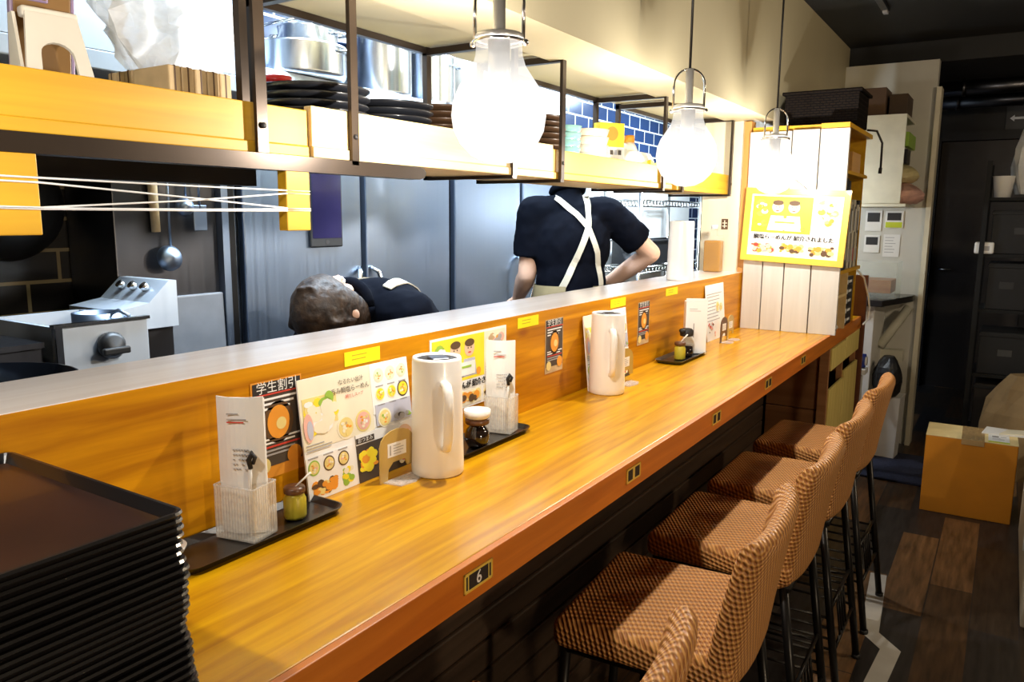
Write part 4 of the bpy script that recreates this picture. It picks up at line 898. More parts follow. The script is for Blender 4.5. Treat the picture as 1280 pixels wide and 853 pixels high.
# white box menu and page menu at the far end
t = thing('box_menu', 'white card folded into an upright box on the farthest condiment tray', 'menu', (-1.105, 3.19, CZ+0.006), R(28))
b = MB(); b.b2((-0.045, -0.03, 0), (0.045, 0.03, 0.222), M_paper, bevel=0.002); b.b2((-0.045, -0.0305, 0.222), (0.045, -0.026, 0.236), M_paper); b.build('card', t)
M = basis((1, 0, 0), (0, 0, 1), (0, -1, 0), (0, -0.0305, 0)); b = MB(); bars(b, M, -0.03, 0.19, 0.05, 2, M_inkgrey, 0.008, 0.002); b.rect(-0.012, 0.07, -0.008, 0.13, M_inkgrey, M); b.build('print', t)
t = thing('page_menu', 'white printed page leaning on the ledge at the far end of the counter', 'menu', (-1.160, 3.66, CZ), R(90))
M = basis((1, 0, 0), (0, 0, 1), (0, -1, 0), (0, 0, 0)) @ RX(-5); b = MB(); b.rect(-0.135, 0.0, 0.135, 0.265, M_paper, M, 0, 0.002); b.build('sheet', t)
b = MB(); b.rect(-0.12, 0.218, 0.10, 0.222, M_inkgrey, M, 0.002); bars(b, M, -0.12, 0.205, 0.20, 8, M_inkgrey, 0.016, 0.004, 0.002, 6); dish(b, M, 0.03, 0.155, 0.026, 0.003, M_pcream, M_pbroth, M_porange); dish(b, M, 0.08, 0.15, 0.022, 0.003, M_pcream, M_pbroth, M_pgreen); fleck(b, M, -0.12, 0.01, 0.0, 0.09, 7, [M_inkred, M_ppink, M_inkbrown], 0.003, (0.006, 0.012), 40); b.build('print', t)
for k, (y, m, lb) in enumerate(((3.575, M_lidbrown, 'brown-topped clear acrylic stand in front of the white page menu'), (3.675, M_ochre, 'ochre acrylic stand with a white tag in front of the white page menu'))):
    card_stand((-1.10, y, CZ), R(88), 0.09, 0.12, lb, m)

# ================================================================== things on the shelf
SZ = 1.7205
t = thing('phone_stand', 'white plastic A-shaped phone stand with an arched cut-out at the left end of the shelf', 'stand', (-1.395, 0.735, SZ), R(82))
M = T(0, -0.055, 0) @ RX(-14) @ basis((1, 0, 0), (0, 0, 1), (0, -1, 0), (0, 0, 0))
b = MB(); ho = 0.187
outl = [(-0.062, 0), (-0.040, ho), (0.040, ho), (0.062, 0)]
cut = [(-0.030, 0.062)] + [(0.0+0.026*math.cos(R(a)), 0.118+0.022*math.sin(R(a))) for a in range(180, -1, -20)] + [(0.030, 0.062), (0.024, 0.046), (-0.024, 0.046)]
tt = bmesh.new()                               # plate with an arched window
o_ = [tt.verts.new((x, y, 0)) for x, y in outl]; i_ = [tt.verts.new((x, y, 0)) for x, y in cut]
n = len(cut)
L0, L1, R1, R0 = o_
for f in ([L0, L1]+[i_[k] for k in range(5, -1, -1)]+[i_[n-1]], [L1, R1]+[i_[k] for k in range(n-4, 4, -1)], [R1, R0]+[i_[n-2], i_[n-3], i_[n-4]], [R0, L0]+[i_[n-1], i_[n-2]]):
    try: tt.faces.new(f)
    except ValueError: pass
e = bmesh.ops.extrude_face_region(tt, geom=tt.faces[:]); bmesh.ops.translate(tt, vec=(0, 0, 0.007), verts=[v for v in e['geom'] if isinstance(v, bmesh.types.BMVert)])
bmesh.ops.recalc_face_normals(tt, faces=tt.faces); b.absorb(tt, M_standw, M); b.build('front_plate', t)
b = MB(); b.prism([(-0.055, 0), (-0.012, ho*0.96), (0.006, ho*0.96), (0.028, 0)], 0.0, 0.005, M_standw, basis((0, 1, 0), (0, 0, 1), (1, 0, 0), (-0.058, 0, 0)) @ RY(-0)); b.b2((-0.058, 0.0, 0), (0.058, 0.028, 0.005), M_standw); b.build('side_plate', t)
b = MB(); b.box((0, -0.002, ho*0.985), (0.088, 0.022, 0.018), M_standw, None, 0.005, 3); b.build('hinge', t)
t = thing('smartphone', 'smartphone in a lilac case propped on the white stand, camera side showing', 'phone', (-1.425, 0.738, SZ), R(82))
Mp = T(0, 0.022, 0.004) @ RX(9) 
b = MB(); b.box((0, 0.0, 0.150), (0.092, 0.011, 0.30), M_brownp, Mp, 0.004, 3); b.build('back', t)
b = MB(); 
for s in (-1, 1): b.box((s*0.047, 0, 0.15), (0.006, 0.013, 0.302), M_lilac, Mp, 0.002)
b.build('case', t)
b = MB(); b.box((-0.018, -0.007, 0.235), (0.052, 0.006, 0.058), M_lilac, Mp, 0.003, 3); b.box((-0.018, -0.0105, 0.235), (0.044, 0.002, 0.050), M_brownp, Mp, 0.001)
lens = []
for (x, z) in ((-0.030, 0.225), (-0.008, 0.223), (-0.028, 0.247), (-0.006, 0.247)): lens.append((x, z))
cm = b.build('camera', t)
for x, z in lens: b = MB(); b.cyl((x, -0.0105, z), (x, -0.0135, z), 0.0085 if z < .24 else .006, M_ink, n=16, M=Mp); b.build('lens', cm)
# kraft packs
pm = MB(); pm.box((0, 0, 0.034), (0.112, 0.027, 0.067), M_kraft, None, 0.003); pm.box((0.0, 0.0, 0.034), (0.1135, 0.003, 0.068), M_inkbrown)
pk = pm.build('paper_pack')
first = True; cols = ['left end', 'second from the left', 'middle', 'second from the right', 'right end']
for r in range(2):
    for c in range(5):
        o = pk if first else pk.copy()
        if not first: COL.objects.link(o)
        first = False; o.location = (-1.418+0.002*((c*3+r) % 3-1), 0.945+c*0.0285, SZ+r*0.0685)
        tag(o, f'kraft paper pack, {"lower" if r == 0 else "upper"} row, {cols[c]} of the pile side facing the counter', 'pack', 'pile of kraft paper packs')
    for c in range(3):
        o = pk.copy(); COL.objects.link(o); o.rotation_euler = (0, 0, R(90)); o.location = (-1.492-c*0.0285, 0.988, SZ+r*0.0685)
        tag(o, f'kraft paper pack, {"lower" if r == 0 else "upper"} row, kitchen side of pile, {["next to front packs", "middle one", "far end"][c]}', 'pack', 'pile of kraft paper packs')
# crumpled clear bag
b = MB(); rings = []; rnd = random.Random(11); n = 26
ph = [rnd.uniform(0, 6.28) for _ in range(6)]
for j in range(11):
    v = j/10; r = 0.035+0.085*math.sin(math.pi*min(1, v*0.85+0.1))**0.8 if j < 9 else 0.07-0.02*(j-8)
    ring = []
    for k in range(n):
        a = 2*math.pi*k/n; rr = r*(1+0.22*math.sin(3*a+ph[0]+4*v)+0.15*math.sin(7*a+ph[1]-5*v)+0.08*rnd.uniform(-1, 1))
        ring.append((rr*0.55*math.cos(a), rr*1.1*math.sin(a), v*0.215))
    rings.append(ring)
b.ring_loft(rings, M_film, True, smooth=False); solo(b, 'plastic_bag', 'crumpled clear plastic bag standing on the kraft paper packs', 'bag', (-1.475, 1.005, SZ+0.138))
# plates
def plate_stack(x, y, r, n, pitch, m, desc, grp, oval=1.0):
    b = MB(); b.lathe([(0, 0.004), (r*0.55, 0.0), (r*0.6, 0.003), (r*0.9, 0.013), (r, 0.020), (r*0.995, 0.0235), (r*0.95, 0.021), (r*0.6, 0.009), (0, 0.007)], m, n=40)
    o0 = b.build('plate')
    for i in range(n):
        o = o0 if i == 0 else o0.copy()
        if i: COL.objects.link(o)
        k = n-1-i
        o.location = (x+0.003*math.sin(k*2.1), y+0.004*math.sin(k*1.3), SZ+k*pitch); o.rotation_euler = (0, 0, k)
        tag(o, f'{desc}, {ordn(i, n)} its stack', 'plate', grp)
    return SZ+(n-1)*pitch
zt = plate_stack(-1.440, 1.365, 0.134, 8, 0.0185, M_plateb, 'large black plate on the shelf\'s left', 'black plates stacked on the shelf')
plate_stack(-1.445, 1.635, 0.122, 8, 0.0180, M_plateb, 'black plate between big black and brown plates', 'black plates stacked on the shelf')
plate_stack(-1.440, 1.866, 0.105, 9, 0.0180, M_plated, 'dark brown plate left of the nearest pendant lamp', 'brown plates stacked on the shelf')
plate_stack(-1.43, 2.40, 0.098, 10, 0.0195, M_plated, 'dark brown plate beside the teal bowls', 'brown plates stacked on the shelf')
b = MB(); b.lathe([(0, 0), (0.03, 0), (0.032, 0.0), (0.032, 0.03), (0.0, 0.03)], M_bowlc, n=20); 
t = thing('seasoning_jar', 'small seasoning jar with a red cap standing on the leftmost black plates', 'jar', (-1.52, 1.33, zt+0.009)); b.build('body', t)
b = MB(); b.lathe([(0, 0.03), (0.034, 0.03), (0.034, 0.046), (0.0, 0.046)], M_red, n=20); b.build('cap', t)
def bowl_stack(x, y, r, h, n, pitch, m, desc, cat, grp, nm):
    b = MB(); b.lathe([(0, 0), (r*0.5, 0), (r*0.52, h*0.08), (r*0.82, h*0.4), (r, h), (r*0.95, h), (r*0.76, h*0.45), (r*0.4, h*0.16), (0, h*0.12)], m, n=32); o0 = b.build(nm)
    for i in range(n):
        o = o0 if i == 0 else o0.copy()
        if i: COL.objects.link(o)
        o.location = (x+0.002*math.sin(i*2), y+0.002*math.cos(i*3), SZ+(n-1-i)*pitch); tag(o, f'{desc}, {ordn(i, n)} its stack', cat, grp)
bowl_stack(-1.43, 2.60, 0.062, 0.058, 6, 0.026, M_teal, 'small teal bowl beside the cream bowls', 'bowl', 'teal bowls on the shelf', 'teal_bowl')
bowl_stack(-1.43, 2.79, 0.080, 0.072, 5, 0.030, M_bowlc, 'cream bowl right of the teal bowls', 'bowl', 'cream bowls on the shelf', 'cream_bowl')
# cartons, bottle and bag right of the bowls
t = thing('yellow_carton', 'yellow and white carton leaning on the shelf right of the cream bowls', 'carton', (-1.50, 3.12, SZ), R(60))
b = MB(); b.box((0, 0, 0.10), (0.125, 0.05, 0.11), M_paper, None, 0.002); b.box((0, 0, 0.205), (0.125, 0.05, 0.10), M_pyellow, None, 0.002); b.box((0, 0, 0.023), (0.125, 0.05, 0.045), M_paper); b.build('box', t)
M = basis((1, 0, 0), (0, 0, 1), (0, -1, 0), (0, -0.025, 0)); b = MB(); 
for k in range(5): b.rect(-0.052+k*0.021, 0.122, -0.036+k*0.021, 0.142, M_pblue if k % 2 else M_pdark, M)
b.disc(0, 0.21, 0.03, M_porange, M); b.build('print', t)
t = thing('sauce_bottle', 'white squeeze bottle with an orange cap behind the yellow carton', 'bottle', (-1.47, 3.265, SZ))
b = MB(); b.lathe([(0, 0), (0.04, 0), (0.042, 0.01), (0.042, 0.14), (0.03, 0.17), (0.02, 0.185), (0, 0.185)], M_white); b.build('body', t)
b = MB(); b.lathe([(0, 0.185), (0.024, 0.185), (0.022, 0.215), (0, 0.215)], M_porange); b.build('cap', t)
b = MB(); rings = []; rnd = random.Random(5)
for j in range(8):
    v = j/7; r = 0.06*math.sin(math.pi*(0.12+0.8*v))**0.5
    rings.append([(r*0.6*math.cos(a)*(1+rnd.uniform(-.05, .05)), 0.15*math.sin(a)*(math.sin(math.pi*(0.15+0.72*v))**0.4)*(1+rnd.uniform(-.04, .04)), 0.125*v) for a in [2*math.pi*k/22 for k in range(22)]])
b.ring_loft(rings, M_white, True, smooth=False)
t = thing('noodle_bag', 'soft white packet with yellow print lying in front of the yellow carton', 'packet', (-1.345, 3.10, SZ)); b.build('packet', t)
M = basis((0, 1, 0), (0, 0, 1), (1, 0, 0), (0.036, 0, 0)); b = MB(); b.prism([(-0.09, 0.075), (-0.05, 0.082), (0.03, 0.098), (0.07, 0.085), (0.06, 0.06), (-0.02, 0.07)], 0, 0.001, M_pyellow, M); b.prism([(0.03, 0.06), (0.09, 0.09), (0.10, 0.05), (0.07, 0.03)], 0, 0.001, M_pyellow, M); b.rect(-0.10, 0.060, 0.03, 0.065, M_pgreen, M, 0.001); b.build('print', t)
def spray(x, y, m, lb):
    t = thing('spray_bottle', lb, 'spray bottle', (x, y, SZ), R(200))
    b = MB(); b.lathe([(0, 0), (0.036, 0), (0.038, 0.01), (0.038, 0.11), (0.015, 0.15), (0.014, 0.165), (0, 0.165)], M_white); b.build('body', t)
    b = MB(); b.lathe([(0, 0.165), (0.018, 0.165), (0.016, 0.185), (0, 0.185)], m); b.box((0.01, 0, 0.205), (0.085, 0.022, 0.034), m, None, 0.008, 3); b.tube([(0.03, 0, 0.195), (0.042, 0, 0.175), (0.036, 0, 0.150)], 0.007, m); b.cyl((0.052, 0, 0.208), (0.066, 0, 0.208), 0.008, m, n=10); b.build('trigger_head', t)
spray(-1.44, 3.83, M_red, 'white spray bottle with a red trigger head at the far end of the shelf')
spray(-1.36, 3.965, mat('grey_plastic', (0.16, 0.18, 0.22), 0.4), 'white spray bottle with a grey trigger head at the far end of the shelf')

# pots on the refrigerators
FZ = 2.1005
def pot(x, y, r, h, name, lb, lid=False, z=FZ, handles=True, m=None):
    t = thing(name, lb, 'pot', (x, y, z)); m = m or M_pot
    b = MB(); b.lathe([(0, 0), (r*0.96, 0), (r, 0.012), (r, h-0.006), (r*1.035, h), (r*0.985, h), (r*0.97, 0.02), (0, 0.016)], m, n=40); b.build('body', t)
    if handles:
        for a in (20, 200):
            b = MB(); ca, sa = math.cos(R(a)), math.sin(R(a)); q = lambda u, v, w: (ca*u-sa*v, sa*u+ca*v, w)
            b.tube([q(r, -0.035, h*0.78), q(r+0.03, -0.03, h*0.80), q(r+0.035, 0, h*0.81), q(r+0.03, 0.03, h*0.80), q(r, 0.035, h*0.78)], 0.006, M_chrome, 8); b.build('handle', t)
    return t
pot(-2.45, 1.925, 0.062, 0.30, 'tall_pot', 'tall narrow steel pot at the left end of the pots on the refrigerator', handles=False)
pot(-2.40, 2.205, 0.185, 0.115, 'wide_pot', 'wide shallow steel pan on the refrigerator with a smaller pot inside')
t = pot(-2.42, 2.28, 0.115, 0.13, 'small_pot', 'smaller steel pot nested in the wide pan on the refrigerator', z=FZ+0.0165+0.055, m=M_pot)
b = MB(); b.cyl((-0.20, -0.12, 0.135), (0.02, -0.06, 0.16), 0.006, M_chrome, n=8); b.build('long_handle', t)
b = MB(); b.lathe([(0, 0), (0.10, 0), (0.105, 0.005), (0.105, 0.05), (0.0, 0.05)], M_steeldark, n=30); solo(b, 'pan_trivet', 'dark round steel dish under the smaller pot inside the wide pan', 'dish', (-2.42, 2.28, FZ+0.0165))
pot(-2.44, 2.72, 0.140, 0.245, 'stock_pot', 'large steel stock pot on the refrigerator, left of the nearest pendant lamp')
pot(-2.44, 3.06, 0.130, 0.225, 'stock_pot', 'steel stock pot on the refrigerator, partly behind the nearest pendant lamp')

# ================================================================== bookcase contents (open side faces the aisle)
def bx(name, lo, hi, m, lb, cat, bevel=0.002, group=None):
    b = MB(); b.b2(lo, hi, m, bevel=bevel); return solo(b, name, lb, cat, group=group)
M_spine = mat('black_spine', (0.02, 0.02, 0.025), 0.4); M_pages = mat('page_edges', (0.6, 0.56, 0.46), 0.8, var=0.1, scale=60)
bx('tissue_box', (-0.98, 4.32, 1.8165), (-0.715, 4.56, 1.915), wood('orange_box', (0.62, 0.33, 0.09), (0.7, 0.4, 0.13), 1), 'orange-brown box on the top shelf of the plank unit', 'box')
for i, (y, w, h, m) in enumerate(((4.145, 0.05, 0.44, M_spine), (4.205, 0.055, 0.46, M_black), (4.27, 0.05, 0.45, M_spine))):
    o = thing('ring_binder', 'black ring binder on the middle shelf of the plank unit, ' + ['nearest to the planks', 'between two others', 'farthest from the planks'][i], 'binder', (0, 0, 0), group='black binders')
    b = MB(); b.b2((-1.0, y, 1.3185), (-0.712, y+w-0.004, 1.3185+h), m, bevel=0.002); b.build('cover', o)
    b = MB(); b.rect(-0.014, 0.05, 0.014, 0.16, M_pages, basis((0, 1, 0), (0, 0, 1), (1, 0, 0), (-0.712, y+w/2-0.002, 1.3185))); b.build('spine_label', o)
for i in range(7):
    y = 4.345+i*0.052; h = 0.36-0.012*(i % 3); lbp = ['first', 'second', 'third', 'fourth', 'fifth', 'sixth', 'seventh'][i]
    o = thing('comic_book', f'upright book on the middle shelf of the plank unit, {lbp} after the black binders', 'book', (0, 0, 0), group='books on the middle shelf')
    b = MB(); b.b2((-0.95, y, 1.3185), (-0.722+0.004*(i % 2), y+0.046, 1.3185+h), M_pages if i % 2 else M_spine, bevel=0.002); b.build('cover', o)
    b = MB(); Ms = basis((0, 1, 0), (0, 0, 1), (1, 0, 0), (-0.722+0.004*(i % 2), y+0.023, 1.3185)); b.rect(-0.015, h*0.55, 0.015, h*0.9, M_spine if i % 2 else M_paper, Ms); b.rect(-0.012, h*0.1, 0.012, h*0.3, M_inkred if i == 4 else M_inkgrey, Ms); b.build('spine_print', o)
for i in range(5):
    z = 1.0005+(4-i)*0.053
    o = thing('magazine', f'black and white magazine, {ordn(i, 5)} the flat pile in the plank unit', 'magazine', (0, 0, 0), group='pile of magazines')
    b = MB(); b.b2((-0.99, 4.45, z), (-0.735, 4.72, z+0.051), M_pages, bevel=0.002); b.b2((-0.735, 4.45, z), (-0.730, 4.72, z+0.0515), M_spine); b.build('pages', o)
    b = MB(); Ms = basis((0, 1, 0), (0, 0, 1), (1, 0, 0), (-0.73, 4.585, z+0.025)); b.rect(-0.115, -0.014, 0.10, 0.014, M_inkdim, Ms, -0.0002); b.rect(-0.11, -0.012, -0.02, 0.012, M_paper, Ms); b.rect(0.0, -0.006, 0.09, 0.008, M_paper, Ms); b.build('spine_print', o)
b = MB(); b.tube([(-0.80, 4.20, 1.012), (-0.76, 4.26, 1.03), (-0.74, 4.32, 1.015), (-0.78, 4.36, 1.02), (-0.82, 4.28, 1.035)], 0.016, M_white, 8); solo(b, 'white_cloth_roll', 'white rolled cloth in the low compartment at the corner of the planks', 'cloth')
b = MB(); b.b2((-1.04, 4.22, 2.0365), (-0.69, 4.235, 2.20), M_wicker); b.b2((-1.04, 4.50, 2.0365), (-0.69, 4.515, 2.20), M_wicker); b.b2((-1.04, 4.235, 2.0365), (-1.025, 4.50, 2.20), M_wicker); b.b2((-0.705, 4.235, 2.0365), (-0.69, 4.50, 2.20), M_wicker); b.b2((-1.025, 4.235, 2.0365), (-0.705, 4.50, 2.05), M_wicker)
for (lo, hi) in (((-1.055, 4.205, 2.195), (-0.675, 4.24, 2.212)), ((-1.055, 4.495, 2.195), (-0.675, 4.53, 2.212)), ((-1.055, 4.24, 2.195), (-1.02, 4.495, 2.212)), ((-0.71, 4.24, 2.195), (-0.675, 4.495, 2.212))): b.b2(lo, hi, M_wicker, bevel=0.005)
solo(b, 'wicker_basket', 'black wicker basket sitting on top of the plank shelf unit', 'basket')
b = MB(); b.tube([(-0.70, 4.60, 2.045), (-0.655, 4.62, 2.04), (-0.63, 4.66, 1.98), (-0.628, 4.66, 1.85)], 0.006, M_ink, 8); b.tube([(-0.628, 4.66, 1.85), (-0.63, 4.66, 1.82)], 0.009, M_ink); solo(b, 'black_cable', 'black cable drooping from the top of the plank unit', 'cable')
b = MB(); b.tube([(-0.735, 4.80, 1.30), (-0.70, 4.9, 1.24), (-0.685, 5.02, 1.12), (-0.685, 5.09, 1.05), (-0.685, 5.06, 0.98), (-0.69, 4.92, 0.965)], 0.005, M_string, 8); solo(b, 'white_cable', 'white cable looping down past the dark upright end board', 'cable')

# ================================================================== far washing corner
t = thing('wall_cabinet', 'cream wall cabinet with an open side full of bags, high on the far partition', 'cabinet', (0, 0, 0))
M_cab = mat('cream_cabinet', (0.66, 0.64, 0.52), 0.5)
b = MB(); b.b2((-0.90, 5.50, 1.675), (-0.615, 5.52, 2.225), M_cab); b.b2((-0.90, 5.52, 1.675), (-0.88, 5.995, 2.225), M_cab); b.b2((-0.90, 5.52, 2.205), (-0.615, 5.995, 2.225), M_cab); b.build('body', t)
b = MB(); b.b2((-0.92, 5.46, 1.655), (-0.575, 5.995, 1.675), M_cab, bevel=0.004); b.build('bottom_board', t)
b = MB(); b.b2((-0.88, 5.52, 2.02), (-0.625, 5.995, 2.032), M_cab); b.build('inner_shelf', t)
bx('green_box', (-0.85, 5.55, 2.0325), (-0.60, 5.95, 2.12), M_pgreen, 'green box on the upper level of the far wall cabinet', 'box')
bx('dark_box', (-0.85, 5.55, 1.925), (-0.60, 5.72, 2.015), M_black, 'small dark box on the packets in the far wall cabinet', 'box')
def softbag(c, s, m, name, lb, cat='bag', seed=1):
    rnd = random.Random(seed); b = MB(); rings = []
    p1, p2 = rnd.uniform(0, 6), rnd.uniform(0, 6)
    for j in range(9):
        v = j/8; r = math.sin(math.pi*(0.16+0.78*v))**0.55
        rings.append([(c[0]+s[0]/2*r*math.cos(a)*(1+0.12*math.sin(4*a+p1+3*v)+rnd.uniform(-.05, .05)), c[1]+s[1]/2*r*math.sin(a)*(1+0.12*math.sin(3*a+p2-3*v)+rnd.uniform(-.05, .05)), c[2]+s[2]*v) for a in [2*math.pi*k/20 for k in range(20)]])
    b.ring_loft(rings, m, True, smooth=False); return solo(b, name, lb, cat)
softbag((-0.655, 5.72, 1.810), (0.22, 0.36, 0.115), mat('cream_pack', (0.58, 0.50, 0.26), 0.45, var=0.2, scale=10), 'plastic_packet', 'yellowish plastic packet in the middle of the far wall cabinet', 'packet', 3)
softbag((-0.635, 5.70, 1.6755), (0.26, 0.34, 0.13), mat('pink_white_pack', (0.72, 0.42, 0.36), 0.4, var=0.45, scale=7), 'plastic_packet', 'pink and white packet bulging out of the bottom of the far wall cabinet', 'packet', 4)
bx('brown_box', (-0.885, 5.55, 2.2255), (-0.75, 5.80, 2.40), mat('dark_carton', (0.09, 0.05, 0.028), 0.7), 'dark brown carton on top of the far wall cabinet, left one', 'carton')
bx('brown_box', (-0.735, 5.60, 2.2255), (-0.63, 5.90, 2.36), mat('dark_carton_b', (0.07, 0.045, 0.03), 0.7), 'dark brown carton on top of the far wall cabinet, right one', 'carton')
def wallpanel(x, z, w, h, lb, strip=None, paper=False):
    M = basis((1, 0, 0), (0, 0, 1), (0, -1, 0), (x, 5.9995, z)); t = thing('control_panel' if not paper else 'paper_notice', lb, 'panel' if not paper else 'notice', (0, 0, 0))  # control panels and a paper notice on the far partition
    b = MB(); b.box((0, 0, 0.006), (w, h, 0.012 if not paper else 0.002), M_white, M, 0.001); b.build('case' if not paper else 'sheet', t)
    q = MB()
    if paper: bars(q, M, -w*0.4, h*0.35, w*0.75, 6, M_inkgrey, h*0.13, 0.004, 0.0072, 7); q.build('print', t)
    else:
        q.rect(-w*0.38, -h*0.05, w*0.38, h*0.40, M_ink, M, 0.0122); q.build('display', t)
        if strip: q = MB(); q.rect(-w*0.45, -h*0.48, w*0.45, -h*0.15, strip, M, 0.0122); q.build('strip', t)
wallpanel(-0.825, 1.565, 0.105, 0.14, 'white control panel with a dark display under the far wall cabinet, left')
wallpanel(-0.695, 1.575, 0.115, 0.115, 'control panel with a yellow-green strip under the far wall cabinet', mat('lime_strip', (0.55, 0.62, 0.02), 0.5))
wallpanel(-0.825, 1.405, 0.10, 0.12, 'lower white control panel on the far partition')
wallpanel(-0.70, 1.395, 0.105, 0.155, 'white printed notice beside the lower control panel', paper=True)
t = thing('wash_counter', 'small counter with a dark slab top on a white base in the far corner', 'counter', (0, 0, 0))
b = MB(); b.prism([(-0.95, 5.40), (-0.655, 5.40), (-0.525, 5.90), (-0.525, 5.995), (-0.95, 5.995)], 1.025, 1.065, mat('dark_slab', (0.03, 0.028, 0.03), 0.22), None, 0.003); b.build('slab', t)
b = MB(); b.b2((-0.93, 5.45, 0.0), (-0.70, 5.95, 1.025), M_white, bevel=0.004); b.build('base', t)
b = MB(); b.tube([(-0.69, 5.75, 0.72), (-0.55, 5.92, 0.98)], 0.03, M_cab, 8); b.b2((-0.70, 5.90, 0.60), (-0.56, 5.99, 0.68), M_cab); b.build('brace', t)
t = thing('wooden_tray_box', 'wooden box with a clear acrylic cover on the dark slab of the far corner counter', 'box', (0, 0, 0))
b = MB(); b.b2((-0.88, 5.55, 1.0655), (-0.63, 5.80, 1.10), M_glassc); b.b2((-0.88, 5.55, 1.10), (-0.63, 5.80, 1.185), M_midwood, bevel=0.003); b.build('box', t)
b = MB(); 
for (lo, hi) in (((-0.89, 5.54, 1.0655), (-0.60, 5.544, 1.30)), ((-0.604, 5.544, 1.0655), (-0.60, 5.82, 1.30)), ((-0.89, 5.82, 1.0655), (-0.60, 5.824, 1.30))): b.b2(lo, hi, M_glassc)
b.build('cover', t)
softbag((-0.60, 5.50, 0.44), (0.17, 0.24, 0.26), M_black, 'black_bag', 'black bag hanging below the far corner counter', 'bag', 8)
b = MB(); b.lathe([(0, 0), (0.09, 0), (0.11, 0.42), (0.115, 0.43), (0.105, 0.43), (0.085, 0.02), (0, 0.02)], M_white, n=4, smooth=False); solo(b, 'white_bin', 'white square bin on the floor below the black bag', 'bin', (-0.585, 5.60, 0.0), R(40))
b = MB(); b.cyl((-0.78, 5.22, 0.70), (-0.70, 5.22, 0.70), 0.045, mat('blue_band', (0.02, 0.04, 0.25), 0.4)); b.cyl((-0.79, 5.22, 0.70), (-0.69, 5.22, 0.70), 0.028, M_white); b.b2((-0.79, 5.15, 0.62), (-0.69, 5.29, 0.655), M_white); b.b2((-0.765, 5.17, 0.0), (-0.715, 5.27, 0.62), M_white)
solo(b, 'tape_dispenser_stand', 'white stand holding a blue and white roll beside the dark end board', 'roll')

# ================================================================== aisle
t = thing('cardboard_box', 'closed cardboard box with a white shipping label on the aisle floor', 'box', (-0.085, 4.805, 0), R(1.5))
b = MB(); b.b2((-0.212, -0.15, 0), (0.212, 0.15, 0.425), M_cardboard, bevel=0.004); b.build('box', t)
b = MB(); b.b2((-0.212, -0.151, 0.4255), (0.212, -0.001, 0.429), M_flap); b.b2((-0.212, 0.001, 0.4255), (0.212, 0.151, 0.429), M_flap); b.build('flap', t)
b = MB(); b.b2((-0.045, -0.152, 0.4292), (0.06, 0.15, 0.4302), clear_mat('parcel_tape', (0.95, 0.9, 0.8), 0.4, 0.25, (0.55, 0.42, 0.24))); b.b2((-0.045, -0.1535, 0.40), (0.06, -0.1505, 0.4295), mat('tape_tan', (0.5, 0.33, 0.15), 0.3)); b.build('tape', t)
b = MB(); M = T(0.125, -0.05, 0.4292); b.rect(-0.048, -0.06, 0.048, 0.08, M_paper, M); b.rect(-0.048, -0.09, 0.048, -0.062, mat('lime_label', (0.55, 0.60, 0.04), 0.5), M); b.rect(-0.03, 0.03, 0.0, 0.05, M_pdark, M, 0.0006); b.rect(0.008, 0.035, 0.035, 0.045, M_inkgrey, M, 0.0006); bars(b, M, -0.03, 0.005, 0.06, 3, M_inkgrey, 0.016, 0.005, 0.0006); b.build('label', t)
b = MB(); b.b2((-0.66, 5.06, 0), (-0.16, 5.70, 0.014), M_mat, bevel=0.004); solo(b, 'floor_mat', 'dark navy mat on the floor beyond the cardboard box', 'mat')
b = MB(); pts = [(-0.365, 3.66), (-0.324, 3.10), (-0.238, 3.0), (-0.262, 2.66), (-0.28, 2.3)]; hw = 0.033
L_, R_ = [], []
for i, p in enumerate(pts):
    p = Vector(p); d0 = (p-Vector(pts[i-1])).normalized() if i else None; d1 = (Vector(pts[i+1])-p).normalized() if i < len(pts)-1 else None
    d = ((d0 or d1)+(d1 or d0)).normalized(); nrm = Vector((-d.y, d.x)); k = hw/max(0.5, abs(nrm.dot(Vector((-(d1 or d0).y, (d1 or d0).x)))))
    L_.append(p+nrm*k); R_.append(p-nrm*k)
for i in range(len(pts)-1): b.prism([tuple(L_[i]), tuple(L_[i+1]), tuple(R_[i+1]), tuple(R_[i])], 0.0002, 0.0012, M_tape)
solo(b, 'floor_tape', 'white zigzag tape line stuck on the floor behind the stools', 'tape')
t = thing('side_cabinet', 'beige low cabinet at the right edge of the aisle', 'cabinet', (0, 0, 0))
b = MB(); b.b2((0.165, 3.42, 0.02), (0.60, 4.55, 0.80), M_taupe, bevel=0.006); b.b2((0.18, 3.44, 0.0), (0.59, 4.53, 0.02), M_black); b.build('body', t)
b = MB(); b.cyl((0.158, 3.56, 0.28), (0.158, 3.56, 0.42), 0.008, M_paper, n=8); b.cyl((0.166, 3.56, 0.29), (0.158, 3.56, 0.29), 0.006, M_paper, n=8); b.cyl((0.166, 3.56, 0.41), (0.158, 3.56, 0.41), 0.006, M_paper, n=8); b.build('handle', t)
